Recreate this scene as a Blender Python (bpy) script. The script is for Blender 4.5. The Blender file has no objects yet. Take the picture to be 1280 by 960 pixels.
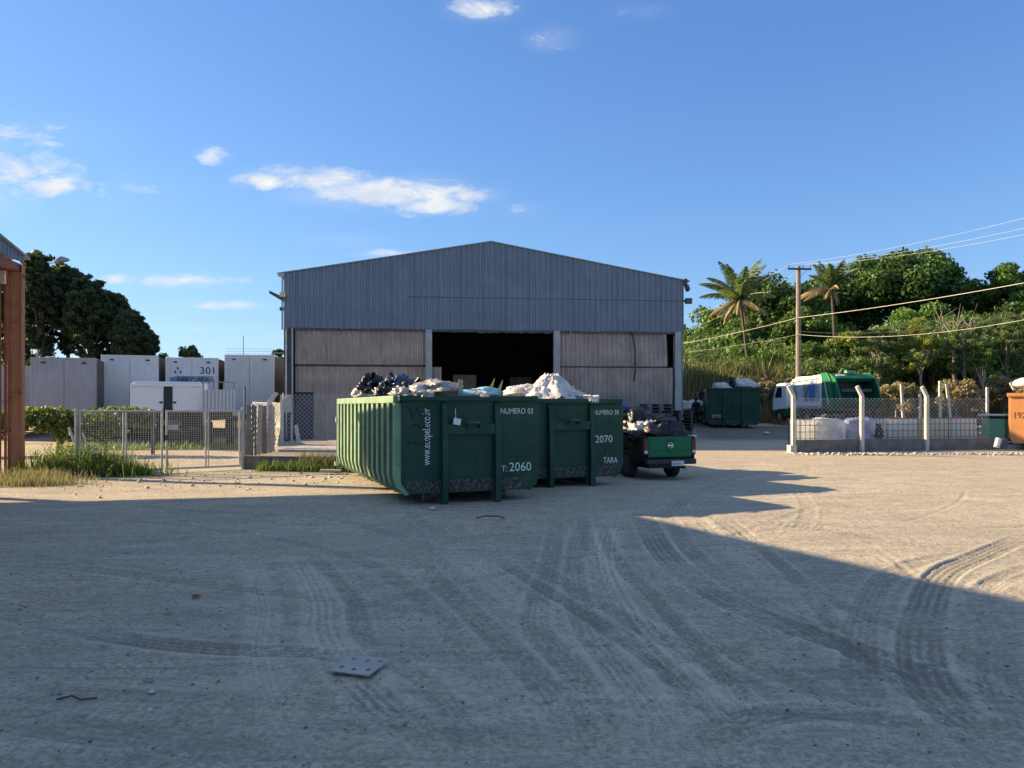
import bpy, math, random
import numpy as np
from mathutils import Vector, noise as mnoise
R = math.radians
sc = bpy.context.scene
COL = sc.collection
# ------------------------------------------------------------------ camera
F, HC, HOR = 940.0, 1.8, 508.0          # focal length in photo pixels, eye height, horizon row
cam = bpy.data.cameras.new('camera'); cam.sensor_width = 36; cam.lens = 36*F/1280
cam.shift_y = 28/1280; cam.clip_end = 3000; cam.clip_start = .05
co = bpy.data.objects.new('camera', cam); COL.objects.link(co)
co.location = (0, 0, HC); co.rotation_euler = (R(90), 0, 0); sc.camera = co
# ------------------------------------------------------------------ light
SUNV = Vector((-2.27, .70, 1.0)).normalized()     # towards the sun
ELEV = math.asin(SUNV.z); AZ = math.atan2(SUNV.x, SUNV.y)
sl = bpy.data.lights.new('sun', 'SUN'); sl.energy = 5.0; sl.angle = R(.5); sl.color = (1.0, .755, .46)
so = bpy.data.objects.new('sun', sl); COL.objects.link(so)
so.rotation_euler = SUNV.to_track_quat('Z', 'Y').to_euler(); so.location = (-40, 20, 30)
sc.view_settings.view_transform = 'Standard'; sc.view_settings.look = 'None'
sc.view_settings.gamma = 1; sc.view_settings.use_curve_mapping = False
sc.view_settings.exposure = 1.50

class NT:
    "tiny node-tree helper"
    def __init__(s, tree): s.t = tree; s.n = tree.nodes; s.l = tree.links
    def new(s, typ, **kw):
        n = s.n.new(typ)
        for k, v in kw.items():
            if k in n.inputs.keys(): n.inputs[k].default_value = v
            else: setattr(n, k, v)
        return n
    def link(s, a, b): s.l.new(a, b)
    def val(s, sock, v):
        if isinstance(v, bpy.types.NodeSocket): s.link(v, sock)
        elif v is not None: sock.default_value = v
    def math(s, op, a, b=None, c=None, clamp=False):
        n = s.n.new('ShaderNodeMath'); n.operation = op; n.use_clamp = clamp
        s.val(n.inputs[0], a)
        if b is not None: s.val(n.inputs[1], b)
        if c is not None: s.val(n.inputs[2], c)
        return n.outputs[0]
    def mix(s, f, a, b, mode='MIX'):
        n = s.n.new('ShaderNodeMix'); n.data_type = 'RGBA'; n.blend_type = mode; n.clamp_factor = True
        s.val(n.inputs[0], f); s.val(n.inputs[6], c4(a)); s.val(n.inputs[7], c4(b)); return n.outputs[2]
    def noise(s, vec, scale, detail=4, rough=.55, dist=0):
        n = s.n.new('ShaderNodeTexNoise'); n.inputs['Scale'].default_value = scale
        n.inputs['Detail'].default_value = detail; n.inputs['Roughness'].default_value = rough
        n.inputs['Distortion'].default_value = dist
        if vec is not None: s.link(vec, n.inputs['Vector'])
        return n.outputs['Fac']
    def ramp(s, f, lo, hi, a=0., b=1.):
        n = s.n.new('ShaderNodeMapRange'); n.clamp = True
        s.val(n.inputs[0], f); n.inputs[1].default_value = lo; n.inputs[2].default_value = hi
        n.inputs[3].default_value = a; n.inputs[4].default_value = b; return n.outputs[0]
    def mapping(s, vec, scale=(1, 1, 1), loc=(0, 0, 0), rot=(0, 0, 0)):
        n = s.n.new('ShaderNodeMapping'); s.link(vec, n.inputs[0]); n.inputs['Scale'].default_value = scale
        n.inputs['Location'].default_value = loc; n.inputs['Rotation'].default_value = rot; return n.outputs[0]
def c4(c):
    if isinstance(c, (tuple, list)) and len(c) == 3: return (*c, 1.0)
    return c

# sky: Nishita plus a few real-direction clouds
w = bpy.data.worlds.new('World'); sc.world = w; w.use_nodes = True
t = NT(w.node_tree); t.n.clear()
out = t.new('ShaderNodeOutputWorld'); bg = t.new('ShaderNodeBackground'); t.link(bg.outputs[0], out.inputs[0])
sky = t.new('ShaderNodeTexSky'); sky.sky_type = 'NISHITA'; sky.sun_disc = False
sky.sun_elevation = ELEV; sky.sun_rotation = AZ; sky.altitude = 600; sky.air_density = 1.15; sky.dust_density = .25; sky.ozone_density = 1.6
bg.inputs[1].default_value = .115
tc = t.new('ShaderNodeTexCoord'); sep = t.new('ShaderNodeSeparateXYZ'); t.link(tc.outputs['Generated'], sep.inputs[0])
ysafe = t.math('MAXIMUM', sep.outputs[1], .05)
U = t.math('DIVIDE', sep.outputs[0], ysafe); V = t.math('DIVIDE', sep.outputs[2], ysafe)
cmb = t.new('ShaderNodeCombineXYZ'); t.link(U, cmb.inputs[0]); t.link(V, cmb.inputs[1])
uv = t.mapping(cmb.outputs[0], scale=(1, 2.2, 1))
n1 = t.noise(uv, 16, 12, .66, .5)
acc = None
for (px, py, a, b, amp) in [(395, 224, 75, 14, 1.0), (480, 240, 95, 17, 1.1), (540, 258, 46, 12, 1.0), (590, 243, 34, 10, .8), (335, 226, 40, 10, .95), (360, 214, 30, 8, .9),
                            (265, 194, 18, 10, .9), (66, 231, 42, 13, 1.0), (236, 351, 62, 8, .85), (284, 381, 50, 5, .75), (150, 349, 30, 6, .6),
                            (482, 317, 34, 5, .75), (606, 8, 38, 15, .75), (690, 48, 30, 14, .55), (800, 14, 40, 10, .35), (5, 238, 60, 30, .45), (240, 412, 60, 6, .35),
                            (650, 262, 35, 12, .3), (150, 240, 90, 30, .3), (20, 170, 120, 24, .4), (30, 215, 90, 30, .55), (430, 300, 60, 10, .3), (330, 420, 60, 12, .3)]:
    u0, v0 = (px-640)/F, (HOR-py)/F
    du = t.math('MULTIPLY', t.math('SUBTRACT', U, u0), F/a); dv = t.math('MULTIPLY', t.math('SUBTRACT', V, v0), F/b)
    d2 = t.math('ADD', t.math('MULTIPLY', du, du), t.math('MULTIPLY', dv, dv))
    g = t.math('MULTIPLY', t.math('EXPONENT', t.math('MULTIPLY', d2, -.8)), amp)
    acc = g if acc is None else t.math('MAXIMUM', acc, g)
cm = t.math('ADD', acc, t.math('MULTIPLY', t.math('SUBTRACT', n1, .5), 2.3))
cloud = t.ramp(t.math('MULTIPLY', cm, t.ramp(acc, .02, .3)), .28, .98)
wisp = t.math('MULTIPLY', t.ramp(acc, .05, .8), t.ramp(t.noise(uv, 6, 6, .6), .4, .8)); wisp = t.math('MULTIPLY', wisp, .5)
cl = t.math('MAXIMUM', t.math('MULTIPLY', cloud, .92), wisp)
sc3 = t.new('ShaderNodeSeparateColor'); t.link(sky.outputs[0], sc3.inputs[0]); cc3 = t.new('ShaderNodeCombineColor')
for i, (ti, kk) in enumerate([(.365, .055), (.55, .08), (.95, .13)]):       # soft shoulder like a camera's
    x = sc3.outputs[i]; t.link(t.math('MULTIPLY', t.math('DIVIDE', x, t.math('MULTIPLY_ADD', x, kk, 1.0)), ti), cc3.inputs[i])
skyc = cc3.outputs[0]
# unseen pale cloud added above the view to lift the fill in shade
hi = t.math('MULTIPLY', t.ramp(sep.outputs[2], .50, .72), t.ramp(t.noise(tc.outputs['Generated'], 5, 6, .6), .35, .6))
skyc = t.mix(t.math('MULTIPLY', hi, .75), skyc, (2.05, 2.6, 3.3))
shade = t.ramp(t.noise(t.mapping(uv, loc=(.01, -.03, 0)), 14, 6), .3, .7)
cloudc = t.mix(shade, (2.1, 2.35, 2.7), (3.2, 3.1, 3.0))
fin = t.mix(cl, skyc, cloudc); t.link(fin, bg.inputs[0])

# ------------------------------------------------------------------ helpers
def hz(x, y):
    b = np.interp(y, [-50, 22, 30, 36, 42, 50, 60, 80, 150, 500], [0, 0, .2, .25, .60, .64, 1.30, 1.75, 2.4, 3])
    return b - .10*np.exp(-((np.asarray(x)-4.2)**2/7 + (np.asarray(y)-20)**2/7))
def G(px, py):
    Y = (HC)*F/(py-HOR)
    for _ in range(25):
        X = (px-640)/F*Y; Y = .5*Y + .5*(HC-float(hz(X, Y)))*F/(py-HOR)
    X = (px-640)/F*Y
    return Vector((X, Y, float(hz(X, Y))))
def at(px, py, Y): return Vector(((px-640)/F*Y, Y, HC+(HOR-py)/F*Y))

def mat(name, col, rough=.7, var=.25, scale=3., metal=0., spec=.5, bump=.0, bscale=40., streak=0., rust=0., rustcol=(.16, .06, .03),
        dirt=0., dirtcol=(.28, .21, .15), col2=None, coat=0., trans=0.):
    m = bpy.data.materials.new(name); m.use_nodes = True; t = NT(m.node_tree); t.n.clear()
    o = t.new('ShaderNodeOutputMaterial'); b = t.new('ShaderNodeBsdfPrincipled')
    tc = t.new('ShaderNodeTexCoord'); v = tc.outputs['Object']
    n = t.noise(v, scale, 5, .6)
    d = tuple(x*(1-var) for x in col); l = tuple(min(1, x*(1+var*.8)) for x in col)
    c = t.mix(t.ramp(n, .3, .7), d, c4(col2) if col2 else l)
    if streak:
        ns = t.noise(t.mapping(v, scale=(6, 6, .35)), 3, 5, .65)
        c = t.mix(t.math('MULTIPLY', t.ramp(ns, .48, .75), streak), c, tuple(x*.35+.01 for x in col))
    if dirt:
        nd = t.noise(v, scale*.7+.4, 7, .7)
        c = t.mix(t.math('MULTIPLY', t.ramp(nd, .45, .72), dirt), c, dirtcol)
    r = rough
    if rust:
        nr = t.noise(t.mapping(v, scale=(1, 1, .6)), scale*2.1, 9, .72)
        f = t.ramp(nr, .70-.25*rust, .76-.25*rust)
        c = t.mix(f, c, t.mix(t.noise(v, 30, 3), rustcol, tuple(x*.5 for x in rustcol)))
    t.link(c, b.inputs['Base Color'])
    t.val(b.inputs['Roughness'], t.ramp(t.noise(v, scale*2.5, 4), .25, .75, max(0, rough-.12), min(1, rough+.12)))
    b.inputs['Metallic'].default_value = metal; b.inputs['Specular IOR Level'].default_value = spec
    b.inputs['Coat Weight'].default_value = coat
    if bump:
        bn = t.new('ShaderNodeBump'); bn.inputs['Strength'].default_value = bump; bn.inputs['Distance'].default_value = .02
        t.link(t.noise(v, bscale, 6, .6), bn.inputs['Height']); t.link(bn.outputs[0], b.inputs['Normal'])
    if trans:
        tr = t.new('ShaderNodeBsdfTranslucent'); t.link(c, tr.inputs[0]); mx = t.new('ShaderNodeMixShader'); mx.inputs[0].default_value = trans
        t.link(b.outputs[0], mx.inputs[1]); t.link(tr.outputs[0], mx.inputs[2]); t.link(mx.outputs[0], o.inputs[0])
    else: t.link(b.outputs[0], o.inputs[0])
    return m
def clearish(m, f):
    t = NT(m.node_tree); o = [n for n in t.n if n.type == 'OUTPUT_MATERIAL'][0]; src = o.inputs[0].links[0].from_socket
    tr = t.new('ShaderNodeBsdfTransparent'); mx = t.new('ShaderNodeMixShader'); mx.inputs[0].default_value = f; t.link(src, mx.inputs[1]); t.link(tr.outputs[0], mx.inputs[2]); t.link(mx.outputs[0], o.inputs[0])
def leafmat(name, dark, light, trans=.3, rough=.5):
    m = bpy.data.materials.new(name); m.use_nodes = True; t = NT(m.node_tree); t.n.clear()
    o = t.new('ShaderNodeOutputMaterial'); b = t.new('ShaderNodeBsdfPrincipled')
    a = t.new('ShaderNodeAttribute'); a.attribute_name = 'var'
    oi = t.new('ShaderNodeObjectInfo')
    tc = t.new('ShaderNodeTexCoord')
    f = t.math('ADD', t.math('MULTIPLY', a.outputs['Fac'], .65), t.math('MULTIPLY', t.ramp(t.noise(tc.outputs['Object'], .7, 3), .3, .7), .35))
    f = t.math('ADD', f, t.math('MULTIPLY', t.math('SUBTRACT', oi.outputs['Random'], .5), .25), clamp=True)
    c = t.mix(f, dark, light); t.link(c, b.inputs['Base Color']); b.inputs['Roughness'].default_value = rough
    b.inputs['Specular IOR Level'].default_value = .3
    tr = t.new('ShaderNodeBsdfTranslucent'); t.link(t.mix(.3, c, (.3, .4, .05)), tr.inputs[0])
    mx = t.new('ShaderNodeMixShader'); mx.inputs[0].default_value = trans
    t.link(b.outputs[0], mx.inputs[1]); t.link(tr.outputs[0], mx.inputs[2]); t.link(mx.outputs[0], o.inputs[0])
    return m

class MB:
    def __init__(s): s.v = []; s.f = []
    def add(s, vs, fs):
        k = len(s.v); s.v += [tuple(p) for p in vs]; s.f += [tuple(i+k for i in f) for f in fs]; return s
    def box(s, c, d, rz=0, rx=0, ry=0):
        from mathutils import Euler
        e = Euler((rx, ry, rz)).to_matrix(); c = Vector(c); vs = []
        for x in (-.5, .5):
            for y in (-.5, .5):
                for z in (-.5, .5): vs.append(c + e @ Vector((x*d[0], y*d[1], z*d[2])))
        return s.add(vs, [(0, 1, 3, 2), (4, 6, 7, 5), (0, 4, 5, 1), (2, 3, 7, 6), (0, 2, 6, 4), (1, 5, 7, 3)])
    def bb(s, x0, x1, y0, y1, z0, z1): return s.box(((x0+x1)/2, (y0+y1)/2, (z0+z1)/2), (abs(x1-x0), abs(y1-y0), abs(z1-z0)))
    def tube(s, pts, r, n=8, cap=True):
        pts = [Vector(p) for p in pts]; rs = r if isinstance(r, (list, tuple)) else [r]*len(pts); vs = []; fs = []
        for i, p in enumerate(pts):
            d = (pts[min(i+1, len(pts)-1)]-pts[max(i-1, 0)])
            d = d.normalized() if d.length > 1e-9 else Vector((0, 0, 1))
            a = d.cross(Vector((0, 0, 1)) if abs(d.z) < .9 else Vector((1, 0, 0))).normalized(); b = d.cross(a)
            for j in range(n):
                q = 2*math.pi*j/n+math.pi/4; vs.append(p+(a*math.cos(q)+b*math.sin(q))*rs[i])
        for i in range(len(pts)-1):
            for j in range(n): fs.append((i*n+j, i*n+(j+1) % n, (i+1)*n+(j+1) % n, (i+1)*n+j))
        if cap: fs.append(tuple(reversed(range(n)))); fs.append(tuple((len(pts)-1)*n+j for j in range(n)))
        return s.add(vs, fs)
    def prism(s, poly, a, b, axis='x'):
        "polygon in the two other axes extruded from a to b along axis"
        n = len(poly)
        def P(p, q): return {'x': (q, p[0], p[1]), 'y': (p[0], q, p[1]), 'z': (p[0], p[1], q)}[axis]
        vs = [P(p, a) for p in poly]+[P(p, b) for p in poly]
        fs = [tuple(range(n)), tuple(reversed(range(n, 2*n)))]+[(i, n+i, n+(i+1) % n, (i+1) % n) for i in range(n)]
        return s.add(vs, fs)
    def build(s, name, m, parent=None, smooth=False, bevel=0, loc=None, rot=None):
        me = bpy.data.meshes.new(name); me.from_pydata(s.v, [], s.f); me.update()
        import bmesh
        bm = bmesh.new(); bm.from_mesh(me); bmesh.ops.recalc_face_normals(bm, faces=bm.faces); bm.to_mesh(me); bm.free()
        if smooth:
            me.polygons.foreach_set('use_smooth', [True]*len(me.polygons))
        if m: me.materials.append(m)
        o = bpy.data.objects.new(name, me); COL.objects.link(o)
        if parent: o.parent = parent
        if loc is not None: o.location = loc
        if rot is not None: o.rotation_euler = rot
        if bevel:
            md = o.modifiers.new('bevel', 'BEVEL'); md.width = bevel; md.segments = 2; md.limit_method = 'ANGLE'; md.angle_limit = R(35)
        return o
def tag(o, label=None, cat=None, group=None, kind=None):
    if label: o['label'] = label
    if cat: o['category'] = cat
    if group: o['group'] = group
    if kind: o['kind'] = kind
    return o
def empty(name, loc, rz=0, rx=0, ry=0, s=1, **kw):
    o = bpy.data.objects.new(name, None); COL.objects.link(o); o.location = loc; o.rotation_euler = (rx, ry, rz); o.scale = (s, s, s)
    o.empty_display_size = .2
    return tag(o, **kw)
def copy_tree(o, parent=None):
    c = o.copy(); COL.objects.link(c); c.parent = parent
    for ch in list(CH.get(o.name, [])) or [x for x in COL.objects if x.parent == o]: copy_tree(ch, c)
    return c
CH = {}
def text(name, s, size, m, parent, loc, rot, align='LEFT', ext=.002, sx=1.0):
    cu = bpy.data.curves.new(name, 'FONT'); cu.body = s; cu.size = size; cu.extrude = ext; cu.align_x = align; cu.resolution_u = 3
    tmp = bpy.data.objects.new('tmp', cu); me = bpy.data.meshes.new_from_object(tmp); bpy.data.objects.remove(tmp)
    me.materials.clear(); me.materials.append(m)
    o = bpy.data.objects.new(name, me); COL.objects.link(o); o.parent = parent; o.location = loc; o.rotation_euler = rot; o.scale = (sx, 1, 1); return o
def npmesh(name, verts, quads, m, parent=None, var=None, tri=False, smooth=False):
    me = bpy.data.meshes.new(name); nv = len(verts); nf = len(quads); k = quads.shape[1]
    me.vertices.add(nv); me.vertices.foreach_set('co', np.asarray(verts, np.float32).ravel())
    me.loops.add(nf*k); me.loops.foreach_set('vertex_index', quads.astype(np.int32).ravel())
    me.polygons.add(nf); me.polygons.foreach_set('loop_start', np.arange(0, nf*k, k, dtype=np.int32))
    me.polygons.foreach_set('loop_total', np.full(nf, k, np.int32))
    if smooth: me.polygons.foreach_set('use_smooth', np.ones(nf, bool))
    me.update(calc_edges=True)
    if var is not None:
        a = me.attributes.new('var', 'FLOAT', 'POINT'); a.data.foreach_set('value', np.asarray(var, np.float32))
    me.materials.append(m)
    o = bpy.data.objects.new(name, me); COL.objects.link(o)
    if parent: o.parent = parent
    return o
def _hash(ix, iy, seed):
    h = (ix.astype(np.int64)*374761393 + iy.astype(np.int64)*668265263 + seed*982451653) & 0xffffffff
    h = ((h ^ (h >> 13))*1274126177) & 0xffffffff
    return ((h ^ (h >> 16)) & 0xffff)/65535.
def vnoise(x, y, sc_, seed=0):
    x = x/sc_; y = y/sc_; ix = np.floor(x); iy = np.floor(y); fx = x-ix; fy = y-iy
    fx = fx*fx*(3-2*fx); fy = fy*fy*(3-2*fy)
    a = _hash(ix, iy, seed); b = _hash(ix+1, iy, seed); c = _hash(ix, iy+1, seed); d = _hash(ix+1, iy+1, seed)
    return (a*(1-fx)+b*fx)*(1-fy)+(c*(1-fx)+d*fx)*fy-.5

# ------------------------------------------------------------------ materials
M = {}
M['clad'] = mat('blue grey metal sheet', (.150, .200, .268), .5, .14, .8, spec=.5, streak=.7, dirt=.2, dirtcol=(.10, .10, .11))
M['clad_door'] = mat('beige painted sheet', (.35, .295, .255), .6, .25, .9, streak=.8, dirt=.4, dirtcol=(.16, .12, .10))
M['steel_dark'] = mat('dark steel', (.05, .065, .08), .55, .3, 2, rust=.15)
M['steel_col'] = mat('grey painted column', (.30, .33, .34), .6, .2, 2, rust=.25, streak=.4)
M['roof'] = mat('roof sheet', (.20, .21, .22), .5, .15, 1)
M['inside'] = mat('dark interior tone', (.075, .085, .12), .9, .3, 1)
M['concrete'] = mat('weathered concrete', (.36, .34, .31), .9, .25, 2.5, bump=.4, streak=.3, dirt=.3)
M['concrete_pale'] = mat('pale concrete post', (.52, .48, .42), .9, .18, 3, bump=.3, dirt=.25)
M['concrete_dark'] = mat('stained concrete', (.16, .15, .14), .95, .4, 2.5, bump=.5, streak=.4, dirt=.4)
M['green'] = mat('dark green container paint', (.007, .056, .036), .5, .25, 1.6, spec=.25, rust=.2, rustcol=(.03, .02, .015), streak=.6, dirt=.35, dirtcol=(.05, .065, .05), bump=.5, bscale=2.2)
M['green_sunlit'] = mat('sunlit green side paint', (.17, .29, .17), .55, .3, 1.8, rust=.35, streak=.5, dirt=.4, dirtcol=(.24, .27, .18))  # container green lightened for the sunny side, sunlight put into its colour
M['green_dirty'] = mat('scuffed rusty green paint', (.012, .022, .018), .8, .5, 14, col2=(.03, .06, .045), rust=.75, rustcol=(.22, .16, .13), bump=.5, bscale=60)
M['paint_white'] = mat('stencil white', (.66, .70, .66), .7, .2, 9, rust=.45, rustcol=(.03, .10, .07))
M['paint_dark'] = mat('scrawled dark paint', (.006, .02, .018), .7, .1, 5)
M['truckgreen'] = mat('bright green truck paint', (.008, .15, .06), .45, .15, 2, spec=.3, dirt=.1, dirtcol=(.03, .10, .05))
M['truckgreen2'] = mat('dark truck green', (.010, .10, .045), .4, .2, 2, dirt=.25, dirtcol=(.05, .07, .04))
M['pickgreen'] = mat('pickup green paint', (.004, .13, .055), .5, .06, 2, spec=.25, dirt=.03)
M['pickdark'] = mat('pickup dark green body', (.004, .018, .015), .6, .1, 2, spec=.15, dirt=.03, dirtcol=(.04, .04, .035))
M['rubber'] = mat('tyre rubber', (.018, .018, .018), .85, .2, 8, bump=.2)
M['blackp'] = mat('black plastic', (.015, .015, .017), .5, .2, 5)
M['glass'] = mat('dark glass', (.01, .013, .016), .06, .1, 2, spec=.8)
M['redlamp'] = mat('red lamp', (.10, .004, .006), .45, .1, 20)
M['white'] = mat('dirty white paint', (.62, .63, .65), .55, .1, 1.2, streak=.3, dirt=.22, dirtcol=(.36, .33, .30))
M['white_cab'] = mat('white truck paint', (.76, .77, .79), .4, .06, 1.2, dirt=.15)
M['trailer'] = mat('grey white trailer skin', (.30, .31, .345), .5, .12, .8, streak=.45, dirt=.3, dirtcol=(.27, .25, .24), rust=.05)
M['trailer_side'] = mat('dark streaked trailer side', (.13, .11, .10), .6, .25, .7, streak=.6, dirt=.4, dirtcol=(.15, .12, .10))  # far darker than the front walls, with streaks and brown blotches
M['chrome'] = mat('worn aluminium', (.55, .56, .57), .35, .1, 8, metal=.9)
M['galv'] = mat('galvanised steel', (.42, .42, .41), .5, .2, 6, metal=.4, rust=.12)
M['wire'] = mat('chain link wire', (.45, .46, .46), .5, .2, 6, metal=.3)
M['wire_dark'] = mat('cable', (.03, .03, .03), .6, .2, 6)
M['cable_pale'] = mat('pale sheathed cable', (.52, .48, .42), .6, .2, 6)
M['redlead'] = mat('red oxide steel', (.20, .07, .04), .6, .22, 3, rust=.3, rustcol=(.13, .05, .03), streak=.3)
M['orange_steel'] = mat('orange brown steel', (.36, .155, .08), .6, .18, 3, rust=.25, streak=.3)
M['orange'] = mat('orange container paint', (.52, .235, .075), .5, .14, 2, rust=.3, streak=.3, dirt=.1)
M['bagblack'] = mat('black garbage plastic', (.006, .007, .011), .3, .3, 5, spec=.35, bump=.9, bscale=14)
M['bagblue'] = mat('blue black plastic', (.02, .035, .085), .32, .4, 5, spec=.6, bump=.9, bscale=14)
M['bagwhite'] = mat('white plastic', (.62, .59, .56), .4, .15, 5, spec=.5, bump=.9, bscale=14, trans=.15)
M['baggrey'] = mat('grey wrapped plastic', (.20, .18, .17), .35, .55, 9, spec=.6, bump=1., bscale=18, col2=(.5, .47, .44))
M['cyan'] = mat('pale blue plastic', (.30, .56, .62), .4, .15, 5, bump=.5, bscale=12, trans=.2)
M['blueplastic'] = mat('blue plastic', (.03, .10, .42), .5, .2, 5, bump=.3)
M['yellow'] = mat('yellow strip', (.55, .50, .12), .6, .15, 5)
M['rubbish'] = mat('mixed rubbish', (.10, .10, .10), .7, .6, 14, col2=(.42, .40, .38), bump=1., bscale=20)
M['wood'] = mat('pale wood', (.42, .33, .24), .85, .25, 8, streak=.3)
M['wood_dark'] = mat('old dark wood', (.06, .055, .055), .9, .4, 6)
M['pole'] = mat('weathered timber pole', (.26, .21, .17), .9, .25, 3, streak=.5, bump=.3)
M['tank'] = mat('milky plastic tank', (.93, .92, .86), .4, .04, 2, trans=.8)
M['tank_y'] = mat('yellowed plastic tank', (.88, .82, .62), .4, .05, 2, trans=.8)
M['wrap'] = mat('blue white stretch wrap', (.62, .68, .82), .28, .2, 3, col2=(.92, .93, .95), bump=.9, bscale=8, trans=.75)
M['wrap_blue'] = mat('blue stretch wrap', (.20, .30, .58), .3, .35, 3, col2=(.62, .68, .80), bump=.9, bscale=8, trans=.6)
clearish(M['tank'], .22); clearish(M['tank_y'], .22); clearish(M['wrap'], .2); clearish(M['wrap_blue'], .12)
M['redcap'] = mat('red cap', (.45, .05, .06), .5, .1, 4)
M['lightgreen'] = mat('light green paint', (.16, .34, .18), .5, .15, 3, dirt=.15)
M['lid_pale'] = mat('pale green lid', (.55, .60, .46), .5, .1, 3)
M['picture'] = mat('faded picture panel', (.22, .25, .20), .5, .6, 2.2, col2=(.52, .58, .60))
M['picblue'] = mat('blue printed bottle', (.02, .13, .50), .45, .3, 7, col2=(.05, .26, .62))
M['bark'] = mat('bark', (.10, .075, .055), .95, .35, 4, bump=.6)
M['bark_pale'] = mat('pale bark', (.34, .28, .22), .95, .25, 4, bump=.5)
M['stone'] = mat('pale rubble', (.48, .42, .35), .95, .25, 9)
M['skin'] = mat('skin', (.22, .12, .08), .6, .1, 5)
M['cloth'] = mat('dark clothing', (.02, .025, .04), .9, .3, 7)
M['leaf_dark'] = leafmat('dark broad leaves', (.008, .028, .009), (.065, .145, .026), .18)
M['leaf_mid'] = leafmat('mid green leaves', (.018, .058, .012), (.13, .25, .045), .3)
M['leaf_olive'] = leafmat('olive shrub leaves', (.022, .050, .018), (.17, .25, .075), .3)
M['leaf_lime'] = leafmat('yellow green leaves', (.05, .09, .012), (.26, .30, .05), .35)
M['leaf_pine'] = leafmat('pine needles', (.010, .026, .015), (.055, .090, .038), .25)
M['leaf_dry'] = leafmat('dry straw leaves', (.15, .12, .06), (.42, .35, .19), .3, .8)
M['leaf_grass'] = leafmat('green grass blades', (.04, .08, .015), (.22, .30, .07), .35)
M['leaf_vine'] = leafmat('vine leaves', (.035, .06, .012), (.28, .33, .08), .35)
M['palm'] = leafmat('palm frond leaflets', (.025, .055, .015), (.16, .24, .085), .3)
M['palm_dead'] = leafmat('dead palm frond', (.20, .14, .06), (.48, .36, .17), .25, .8)

# ground material
m = bpy.data.materials.new('dusty yard dirt'); m.use_nodes = True; t = NT(m.node_tree); t.n.clear()
o = t.new('ShaderNodeOutputMaterial'); b = t.new('ShaderNodeBsdfPrincipled'); t.link(b.outputs[0], o.inputs[0])
tc = t.new('ShaderNodeTexCoord'); v = tc.outputs['Object']
big = t.noise(v, .16, 5, .6, .6); medn = t.noise(v, .9, 6, .65, .4); fine = t.noise(v, 9, 6, .7); grit = t.noise(v, 60, 3, .7)
c = t.mix(t.ramp(big, .38, .62), (.385, .342, .270), (.47, .395, .285))
c = t.mix(t.math('MULTIPLY', t.ramp(medn, .46, .58), .5), c, (.30, .270, .225))
c = t.mix(t.math('MULTIPLY', t.ramp(t.noise(t.mapping(v, scale=(.4, 1.6, 1), rot=(0, 0, .5)), 1.3, 6, .7), .5, .60), .5), c, (.54, .485, .39))
c = t.mix(t.math('MULTIPLY', t.ramp(fine, .49, .60), .55), c, (.215, .195, .165))
f2 = t.noise(v, 26, 5, .8); c = t.mix(t.math('MULTIPLY', t.ramp(f2, .50, .57), .6), c, (.18, .165, .14)); c = t.mix(t.math('MULTIPLY', t.ramp(f2, .47, .38), .45), c, (.58, .53, .44))
c = t.mix(t.math('MULTIPLY', t.ramp(grit, .62, .74), .75), c, (.13, .115, .10))
dk = t.math('MULTIPLY', t.ramp(t.noise(v, 2.2, 8, .78), .58, .66), t.ramp(t.noise(v, .35, 3), .45, .65))
c = t.mix(t.math('MULTIPLY', dk, .8), c, (.10, .09, .085))
str_ = t.noise(t.mapping(v, scale=(.5, 7, 1), rot=(0, 0, .12)), 1.6, 7, .7, .2); c = t.mix(t.math('MULTIPLY', t.ramp(str_, .50, .64), t.ramp(t.noise(v, .5, 3), .4, .6)), c, (.25, .225, .19))
str2 = t.noise(t.mapping(v, scale=(5, .5, 1), rot=(0, 0, .5)), 1.4, 7, .7, .2); c = t.mix(t.math('MULTIPLY', t.ramp(str2, .55, .66), .5), c, (.27, .245, .205))
sepp = t.new('ShaderNodeSeparateXYZ'); t.link(v, sepp.inputs[0])
far = t.ramp(sepp.outputs[1], 20, 30); c = t.mix(t.math('MULTIPLY', far, .45), c, (.46, .35, .23))
wh_shade = t.math('MULTIPLY', t.ramp(sepp.outputs[1], 33.5, 36), t.math('MULTIPLY', t.ramp(sepp.outputs[0], 8, 10), t.ramp(sepp.outputs[1], 47, 44)))  # dark patch of the warehouse's shadow, put into the dirt colour
c = t.mix(t.math('MULTIPLY', wh_shade, .75), c, (.10, .095, .09))
straw = t.ramp(sepp.outputs[1], 50, 58); c = t.mix(straw, c, t.mix(fine, (.22, .15, .08), (.50, .38, .22)))
at_ = t.new('ShaderNodeAttribute'); at_.attribute_name = 'var'
c = t.mix(t.ramp(at_.outputs['Fac'], 0, .8, 0, .80), c, (.185, .17, .145))
c = t.mix(t.ramp(at_.outputs['Fac'], 0, -.8, 0, .8), c, (.58, .525, .43))
t.link(c, b.inputs['Base Color']); b.inputs['Roughness'].default_value = .95; b.inputs['Specular IOR Level'].default_value = .15
hsum = t.math('ADD', t.math('MULTIPLY', fine, .6), t.math('MULTIPLY', grit, .25)); hsum = t.math('ADD', hsum, t.math('MULTIPLY', medn, .3)); hsum = t.math('ADD', hsum, t.math('MULTIPLY', f2, .5))
bn = t.new('ShaderNodeBump'); bn.inputs['Strength'].default_value = .8; bn.inputs['Distance'].default_value = .04
t.link(hsum, bn.inputs['Height']); t.link(bn.outputs[0], b.inputs['Normal']); M['dirt'] = m

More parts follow.
